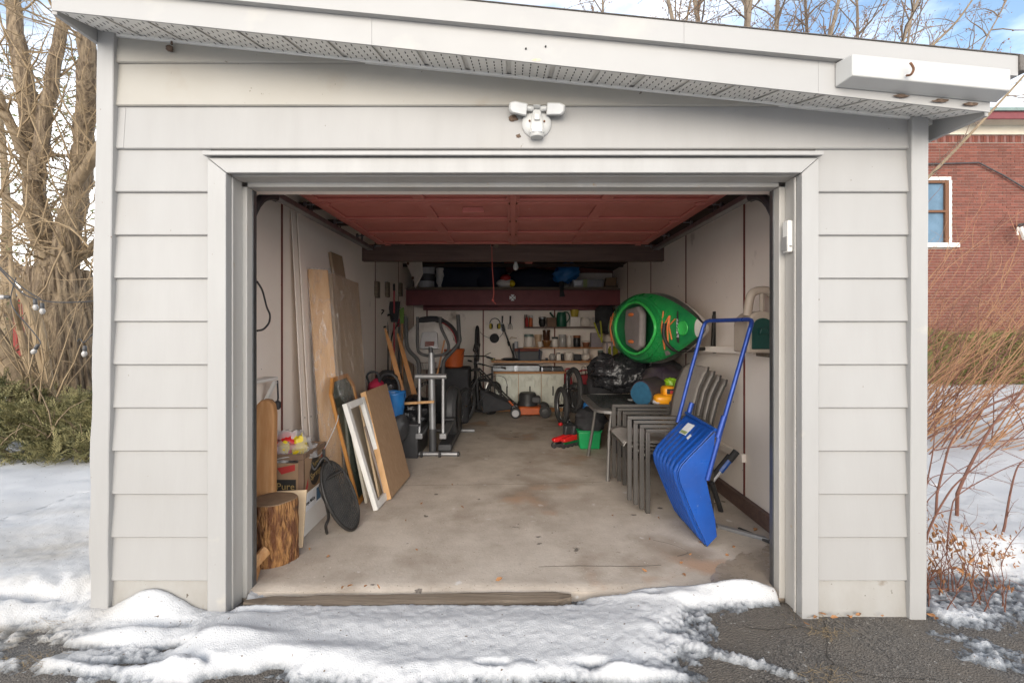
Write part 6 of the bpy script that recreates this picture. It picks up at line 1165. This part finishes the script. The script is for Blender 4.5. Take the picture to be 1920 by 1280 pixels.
# red shed and dark bin far left
mat('shedred',(.20,.028,.02),(.15,.022,.016),rough=.8,scale=5,rnd=.12); sh = thing('red_shed','dark red board shed glimpsed behind the tree','shed',P(65,690,12.5)); YS = 12.5
x0,x1 = P(8,0,YS).x,P(122,0,YS).x; zt2 = P(0,556,YS).z; nb = 9
for i in range(nb): MB().box(x0+(x1-x0)*i/nb+.008,x0+(x1-x0)*(i+1)/nb-.008,YS,YS+.04,.35,zt2).build('plank','shedred',sh,bevel=.004)
MB().box(x0,x1,YS+.041,YS+2,0.05,zt2).build('wall','shedred',sh); MB().box(x0-.2,x1+.2,YS-.2,YS+2.2,zt2+.001,zt2+.10).build('roof','snow',sh,bevel=.03); MB().box(x0,x1,YS-.02,YS+.04,.26,.345).build('sill_board','whitepaint',sh)
MB().box(P(48,0,9).x,P(82,0,9).x,9.0,9.5,.05,P(0,680,9).z).build('dark_bin','darkgrey',None,bevel=.04,label='dark grey bin behind the trees at the far left',cat='bin')
sg = thing('string_lights','string of clear bulbs hung across the old tree','string lights',P(90,570,2.6)); YL = 2.7
w1 = bez([P(-20,490,YL),P(0,505,YL),P(40,548,YL),P(75,562,YL),P(120,567,YL),P(192,563,YL),P(230,555,YL)],6); w2 = bez([P(-20,482,YL),P(20,520,YL),P(50,545,YL),P(76,560,YL)],6); w3 = bez([P(30,520,YL),P(20,560,YL),P(30,585,YL),P(52,610,YL),P(75,640,YL),P(70,650,YL)],6); w4 = bez([P(145,640,YL),P(150,635,YL),P(158,642,YL),P(175,625,YL),P(192,618,YL)],5)
MB().tube(w1,.006,6).tube(w2,.006,6).tube(w3,.005,6).tube(w4,.005,6).build('cable','blackplastic',sg)
for px,py,d_ in ((14,557,(-1,0,0)),(66,566,(.1,0,-1)),(79,573,(.05,0,-1)),(69,650,(-.5,0,-.8)),(159,653,(-.1,0,-1))):
    c = P(px,py,YL); so = MB().lathe([(.010,-.03),(.017,-.02),(.019,.02),(.012,.03)],12,c,d_).build('socket','darkgrey',sg); MB().lathe([(.014,.028),(.024,.05),(.024,.066),(.014,.086),(.002,.092)],14,c,d_).build('bulb','glassjar',so)
# brick house on the right
mat('brick',(.175,.055,.036),(.13,.04,.028),rough=.85,scale=14,bump=.3,bscale=60,rnd=.22,amt=.6); mat('brickmass',(.175,.055,.036),(.125,.038,.026),rough=.85,scale=9,bump=.2,amt=.8); mat('mortar',(.33,.29,.25),rough=.95); mat('darkbrick',(.16,.11,.10),(.24,.08,.06),rough=.85,scale=6)
YH = 10.2; hs = thing('brick_house','red brick house with white window beyond the right side shrubs','house',V(13,YH+2,0)); HX0,HX1 = 9.4,17.5; ZT = P(0,268,YH).z
wx0,wx1,wz0,wz1 = 10.0,P(1785,0,YH).x,P(0,462,YH).z,P(0,338,YH).z
for a,b,c,d in ((HX0,wx0,0,ZT+.2),(wx1,HX1,0,ZT+.2),(wx0+.0005,wx1-.0005,0,wz0),(wx0+.0005,wx1-.0005,wz1,ZT+.2)): MB().box(a,b,YH+.008,YH+.25,c,d).build('mortar_wall','mortar',hs)
MB().box(HX0,HX1,YH+.251,YH+5,0,ZT+.2).build('inner_wall','darkgrey',hs)
bw,bh = .205,.064; px_,pz_ = .2155,.0745; wx0,wx1,wz0,wz1 = 10.0,P(1785,0,YH).x,P(0,462,YH).z,P(0,338,YH).z
bm = MB().box(0,bw,-.0,.02,0,bh); base = None; mass = MB(); cnt = 0; row = int(ZT/pz_); cand = []
for r_ in range(row):
    z = ZT-(r_+1)*pz_; x = HX0-(.1 if r_%2 else 0)
    while x < HX1:
        if not (x+bw > wx0 and x < wx1 and z+bh > wz0 and z < wz1):
            X2 = CX+(x+bw/2)*F_PX/(YH+DIST); Z2 = CY-(z-EYE)*F_PX/(YH+DIST); cand.append((0 if (1740 < X2 < 1920 and Z2 < 520) else 1,Z2,x,z))
        elif x < wx1 < x+bw-.03: mass.box(wx1+.004,x+bw,YH-.001,YH+.02,z,z+bh)
        x += px_
cand.sort()
for pr_,_,x,z in cand:
    if cnt < 300 and pr_ == 0:
        if base is None: base = MB().box(x,x+bw,YH,YH+.02,z,z+bh).build('brick','brick',hs,bevel=0); ORGX = (x,z)
        else: o = base.copy(); COL.objects.link(o); o.location = Vector(base.location)+V(x-ORGX[0],rg.uniform(-.003,.002),z-ORGX[1])
        cnt += 1
    else: mass.box(x,x+bw,YH+rg.uniform(-.003,.002),YH+.02,z,z+bh)
mass.build('brick_mass','brickmass',hs,kind='stuff',smooth=0)
for i in range(int((HX1-HX0)/.075)): x = HX0+i*.075; MB().box(x,x+.066,YH-.004,YH+.02,ZT+.01,ZT+.19).build('soldier_brick','brick' if i%3 else 'darkbrick',hs) if x > 10.4 and x < 14.6 else None
MB().box(HX0,HX1,YH-.05,YH+.1,ZT+.2,P(0,237,YH).z).build('frieze','cream',hs); zz = P(0,237,YH).z; MB().box(HX0,HX1+.4,YH-.45,YH+.1,zz+.001,zz+.03).build('eave_soffit','cream',hs); MB().box(HX0,HX1+.4,YH-.50,YH-.452,zz-.02,zz+.16).build('eave_fascia','maroon',hs); MB().box(HX0,HX1+.4,YH-.56,YH+5,zz+.161,zz+.24).build('roof','teal',hs)
mat('winglass',(.07,.12,.17),(.13,.21,.29),rough=.25,spec=.12,scale=1.4); wn_ = MB().box(wx0+.05,wx1-.10,YH+.07,YH+.08,wz0+.10,wz1-.06).build('window','winglass',hs)  # sky reflection painted into the blue base colour of the pane
MB().box(wx1-.075,wx1-.01,YH-.01,YH+.06,wz0+.09,wz1).build('window_frame','whitepaint',wn_,bevel=.005); MB().box(wx1-.17,wx1-.076,YH+.0,YH+.06,wz0+.10,wz1-.01).build('sash_frame','rust',wn_); MB().box(wx0,wx1-.171,YH+.0,YH+.06,wz1-.07,wz1-.01).build('sash_frame','rust',wn_); zm = P(0,396,YH).z; MB().box(wx0,wx1-.171,YH+.0,YH+.06,zm-.03,zm+.03).build('meeting_rail','rust',wn_)
MB().box(wx0,P(1796,0,YH).x,YH-.07,YH+.02,wz0-.03,wz0+.088).build('window_sill','whitepaint',hs,bevel=.008); MB().box(wx0,wx1-.02,YH-.008,YH+.05,wz1+.0,wz1+.09).build('window_head','whitepaint',hs,bevel=.01)
MB().tube([P(1728,308,YH-.06),P(1835,305,YH-.06),P(1880,328,YH-.06),P(1930,358,YH-.06)],.02,6).build('wall_wire','darkgrey',hs); wlp = MB().hexa([P(1906,425,YH-.4),P(1924,421,YH-.4),P(1924,421,YH-.06),P(1906,425,YH-.06),P(1910,420,YH-.38),P(1924,417,YH-.38),P(1924,417,YH-.06),P(1910,420,YH-.06)]).build('lamp_hood','blackmetal',hs); MB().tube([P(1908,426,YH-.36),P(1908,441,YH-.36)],.02,6).tube([P(1913,426,YH-.36),P(1923,448,YH-.36)],.06,6).build('lamp_body','whitepaint',wlp)
# evergreen hedge before the house
hd = thing('evergreen_hedge','low clipped evergreen hedge along the brick house','hedge',V(11.5,8.6,0))
def fnh():
    x = rg.uniform(9.0,14.5); y = rg.uniform(7.9,9.4); tp = 1.12+.13*mn.noise((x*1.1,y,0))
    if rg.random() < .55: return V(x,7.9+.08*rg.gauss(0,1)+.1*mn.noise((x*2,3,1)),rg.uniform(.05,tp)),V(0,-1,.3)
    return V(x,y,tp+.05*rg.gauss(0,1)),V(0,-.3,1)
MB().box(9.0,14.5,8.05,9.4,.0,1.0).build('core','hedge',hd); cloud('foliage','hedge',hd,9000,fnh,.14,.05,droop=0)
# arching tan shrub beside the garage, right
ts = thing('arching_shrub','dense tan and orange arching bare shrub beside the garage','shrub',V(3.9,3.1,.1)); mb = MB(); mb2 = MB()
for i in range(250):
    p = V(rg.uniform(3.0,5.2),rg.uniform(2.2,4.6),.10); el_ = rg.uniform(.25,1.5); L_ = rg.uniform(1.4,3.6); q = wiggle(p,V(rg.uniform(.6,1.0),rg.gauss(-.05,.22),el_),L_,9,rg.uniform(.0,.045),.06); r_ = rg.uniform(.003,.007)
    tgt = mb if rg.random() < .72 else mb2; tgt.tube(q,[r_*(1-k/11) for k in range(10)],4,False); twigs(tgt,q[3:],rg.randint(2,5),.55,r_*.5,.01,0,.35,3,.15)
for i in range(26):
    p = V(rg.uniform(3.2,5.2),rg.uniform(2.6,4.2),.10); q = wiggle(p,V(rg.uniform(.1,.6),rg.gauss(0,.2),1),rg.uniform(1.2,2.6),8,.02,.09); mb2.tube(q,[.006*(1-k/10) for k in range(9)],4,False); twigs(mb2,q[3:],3,.5,.0035,.0,1,.6,3,.2)
mb.build('tan_stems','tanstem',ts,kind='stuff'); mb2.build('red_stems','redstem',ts,kind='stuff')
q = bez([P(1700,380,2.2),P(1731,343,2.2),P(1800,272,2.25),P(1860,208,2.3),P(1920,142,2.3),P(1960,90,2.3)],4); lb5 = thing('long_branch','long slender grey branch rising past the eave at the right','branch',V(3.1,2.2,.1)); MB().tube([V(2.6,2.15,.05),V(2.75,2.17,.7),q[0]]+q[1:],[.018]*2+[.016-.0004*i for i in range(len(q))],7).build('stem','limb',lb5)
mb = MB(); twigs(mb,q[5:],7,.55,.005,.0,1,.7,4,.3); mb.build('twigs','greytwig',lb5,kind='stuff')
# red-stemmed shrub at the right corner, dry leaves and seed heads
fs_ = thing('red_stem_shrub','reddish bare stems growing at the right front corner','shrub',G(1700,1150,0))
for pp,Y,r0 in (([(1692,1152),(1704,1085),(1722,1050),(1745,985),(1775,930),(1800,900),(1860,850),(1925,800)],.12,.010),([(1795,925),(1815,880),(1850,815),(1880,772),(1910,742),(1940,700)],.85,.014),([(1757,925),(1768,880),(1785,825),(1820,785),(1870,752),(1940,728)],.85,.010),([(1738,905),(1750,840),(1752,790),(1745,760)],.8,.006),([(1884,985),(1895,920),(1908,875),(1925,860)],.6,.009),([(1712,985),(1735,945),(1752,925),(1800,880),(1880,850)],.5,.005),([(1775,1030),(1783,960),(1800,925),(1880,880),(1930,860)],.4,.006),([(1720,970),(1735,915),(1760,890),(1850,885)],.5,.005)):
    q = bez([P(x,y,Y+.05*k) for k,(x,y) in enumerate(pp)],4); g = q[0].copy(); g.z = .0; root = g+V(rg.uniform(-.05,.02),.02,0)
    MB().tube([root]+q if q[0].z > .12 else q,[r0*.75]+[r0*.75*(1-.65*i/len(q)) for i in range(len(q))] if q[0].z > .12 else [r0*.75*(1-.65*i/len(q)) for i in range(len(q))],7).build('stem','redstem',fs_); mb = MB(); twigs(mb,q,4,.32,r0*.28,.0,1,.75,4,.1); mb.build('twigs','redstem',fs_,kind='stuff')
q = bez([P(1738,970,.2),P(1700,925,.15),P(1682,905,.12),P(1676,885,.12)],4); MB().tube(q,[.0025]*len(q),5).build('stem','redstem',fs_)
dp = thing('dry_plants','dry brown leafed plants at the right corner of the garage','plant',G(1810,1120,0)); mb = MB()
for _ in range(46):
    b = G(rg.uniform(1715,1900),rg.uniform(1075,1150),.0); q = wiggle(b,V(rg.gauss(.1,.3),rg.gauss(0,.2),1),rg.uniform(.12,.42),6,.0,.12); mb.tube(q,[.0026*(1-k/9) for k in range(7)],4,False); twigs(mb,q[2:],3,.12,.0014,0,0,.7,3,.2)
mb.build('stems','redstem',dp,kind='stuff')
def leafm(mb,p,d,l,w_):
    d = Vector(d).normalized(); s = d.cross(rv()).normalized(); u_ = s.cross(d); mb.add([p,p+d*l*.35+s*w_*.5+u_*w_*.25,p+d*l*.75+s*w_*.35+u_*w_*.1,p+d*l-u_*w_*.3,p+d*l*.75-s*w_*.35+u_*w_*.1,p+d*l*.35-s*w_*.5+u_*w_*.25],[(0,1,2,3),(0,3,4,5)])
mb = MB()
for _ in range(120): b = G(rg.gauss(1812,34),1120,0)+V(rg.gauss(0,.06),rg.uniform(-.05,.25),rg.uniform(.04,.36)); leafm(mb,b,V(rg.gauss(0,.5),rg.gauss(0,.5),-.8),rg.uniform(.025,.05),rg.uniform(.010,.02))
for _ in range(140): b = P(rg.gauss(1870,36),rg.gauss(1035,22),.35); leafm(mb,b,rv(),rg.uniform(.012,.03),.008)
for cx_,cy_ in ((1710,1010),(1730,975),(1700,1030)):
    for _ in range(60): b = P(rg.gauss(cx_,14),rg.gauss(cy_,13),.1+rg.gauss(0,.03)); leafm(mb,b,rv(),rg.uniform(.006,.013),.005)
mb.build('leaves','deadleaf',dp,kind='stuff',smooth=0)
for i,(px,py) in enumerate(((1555,1185),(1545,1265),(330,1165),(110,1165),(45,1150),(205,1150),(1520,1150),(60,1240))):
    c = G(px,py,.0); mb = MB()
    for _ in range(60 if i not in (8,9) else 25): p = c+V(rg.gauss(0,.06),rg.gauss(0,.03),.002+.012*(px<700)); q = wiggle(p,V(rg.gauss(.4,1),rg.gauss(0,.6),.25),rg.uniform(.02,.05),3,.2,.35); mb.tube(q,[.0006,.0006,.0005,.0003],3,False)
    mb.build('dry_grass','drygrass',None,kind='stuff',label='tuft of dry straw coloured grass on the wet ground')
lf_ = []
for i in range(56):
    if i < 12: px,py,z = rg.uniform(560,1430),rg.uniform(880,1085),ZF+.002
    elif i < 26: px,py,z = rg.choice((1500,1545,1720,640,700,940,1210,1380,1425,430)) + rg.gauss(0,12),1115+rg.gauss(0,12),.02
    elif i < 38: px,py,z = rg.uniform(1180,1440),rg.uniform(900,1060),ZF+.002
    else: px,py,z = rg.choice((1512,1535,1548,1600,1655,1700,1720,1750,400,375))+rg.gauss(0,9),1153+rg.gauss(0,5),.006
    p = G(px,py,z); p.z += .003
    if z < ZF: p.z = .03+.02*(px<1000) if i < 38 else .008+.05*(px<500)
    mb = MB(); leafm(mb,p,V(rg.gauss(0,1),rg.gauss(0,1),.12),rg.uniform(.02,.042),rg.uniform(.010,.02)); mb.build('fallen_leaf','deadleaf',None,smooth=0,label='curled dry brown leaf on the concrete garage floor' if (i < 12 or 26 <= i < 38) else ('curled dry brown leaf caught along the door threshold' if i < 26 else 'dry brown leaf outside at the foot of the front wall'),cat='leaf',group='leaves on the floor' if (i < 12 or 26 <= i < 38) else ('leaves on the threshold' if i < 26 else 'leaves at the wall foot'))
# bare trees rising behind the roof
mat('palebark',(.24,.19,.14),(.17,.135,.10),rough=.9,scale=6,bump=.4)
def rooftree(lbl,px,Y,stems,hgt,nt,bud):
    b = P(px,0,Y); b.z = 0; t = thing('bare_tree',lbl,'tree',b,'bare trees behind the roof'); mb = MB(); bd = MB()
    for dx,dy,r_ in stems:
        q = wiggle(b+V(dx*.15,dy*.15,0),V(dx,dy,5.2),hgt,14,0,.035); MB().tube(q,[r_*(1-k/19) for k in range(15)],8).build('trunk','palebark',t); twigs(mb,q[6:],nt,2.4,.024,.0,2,.75,4,.35)
    mb.build('branches','greytwig',t,kind='stuff')
    if bud:
        vs = rg.sample(mb.v,min(2600,len(mb.v)))
        for p in vs: leafm(bd,p+rv(.03),rv(),.06,.035)
        bd.build('dry_seeds','deadleaf',t,kind='stuff',smooth=0)
rooftree('bare multi stemmed tree rising behind the roof, centre right',1400,11.5,((-.55,0,.13),(-.1,.1,.18),(.25,-.1,.14),(.75,0,.12),(1.2,.2,.10),(-1.1,.1,.10),(1.7,-.2,.09)),16,26,True)
rooftree('bare tree behind the roof right of the larger one',1560,13.5,((-.3,0,.10),(.6,.1,.10),(1.1,.0,.08),(1.6,.1,.07)),15.5,24,True)
rooftree('small bare tree behind the roof left of the larger one',1210,14.5,((-.5,0,.09),(.2,0,.10),(.7,0,.07)),15,16,True)
q = bez([P(1700,140,4.5),P(1749,85,4.5),P(1790,45,4.5),P(1823,0,4.5),P(1845,-40,4.5)],4); sb_ = thing('sapling','single slender sapling tip above the low roof end','sapling',V(5.6,4.5,.1)); MB().tube([V(5.0,4.5,.0),V(5.3,4.5,2.4)]+q,[.03,.024]+[.02-.0008*i for i in range(len(q))],6).build('stem','limb',sb_); mb = MB(); twigs(mb,q[4:],6,.5,.006,0,1,.7,4,.3); mb.build('twigs','greytwig',sb_,kind='stuff')
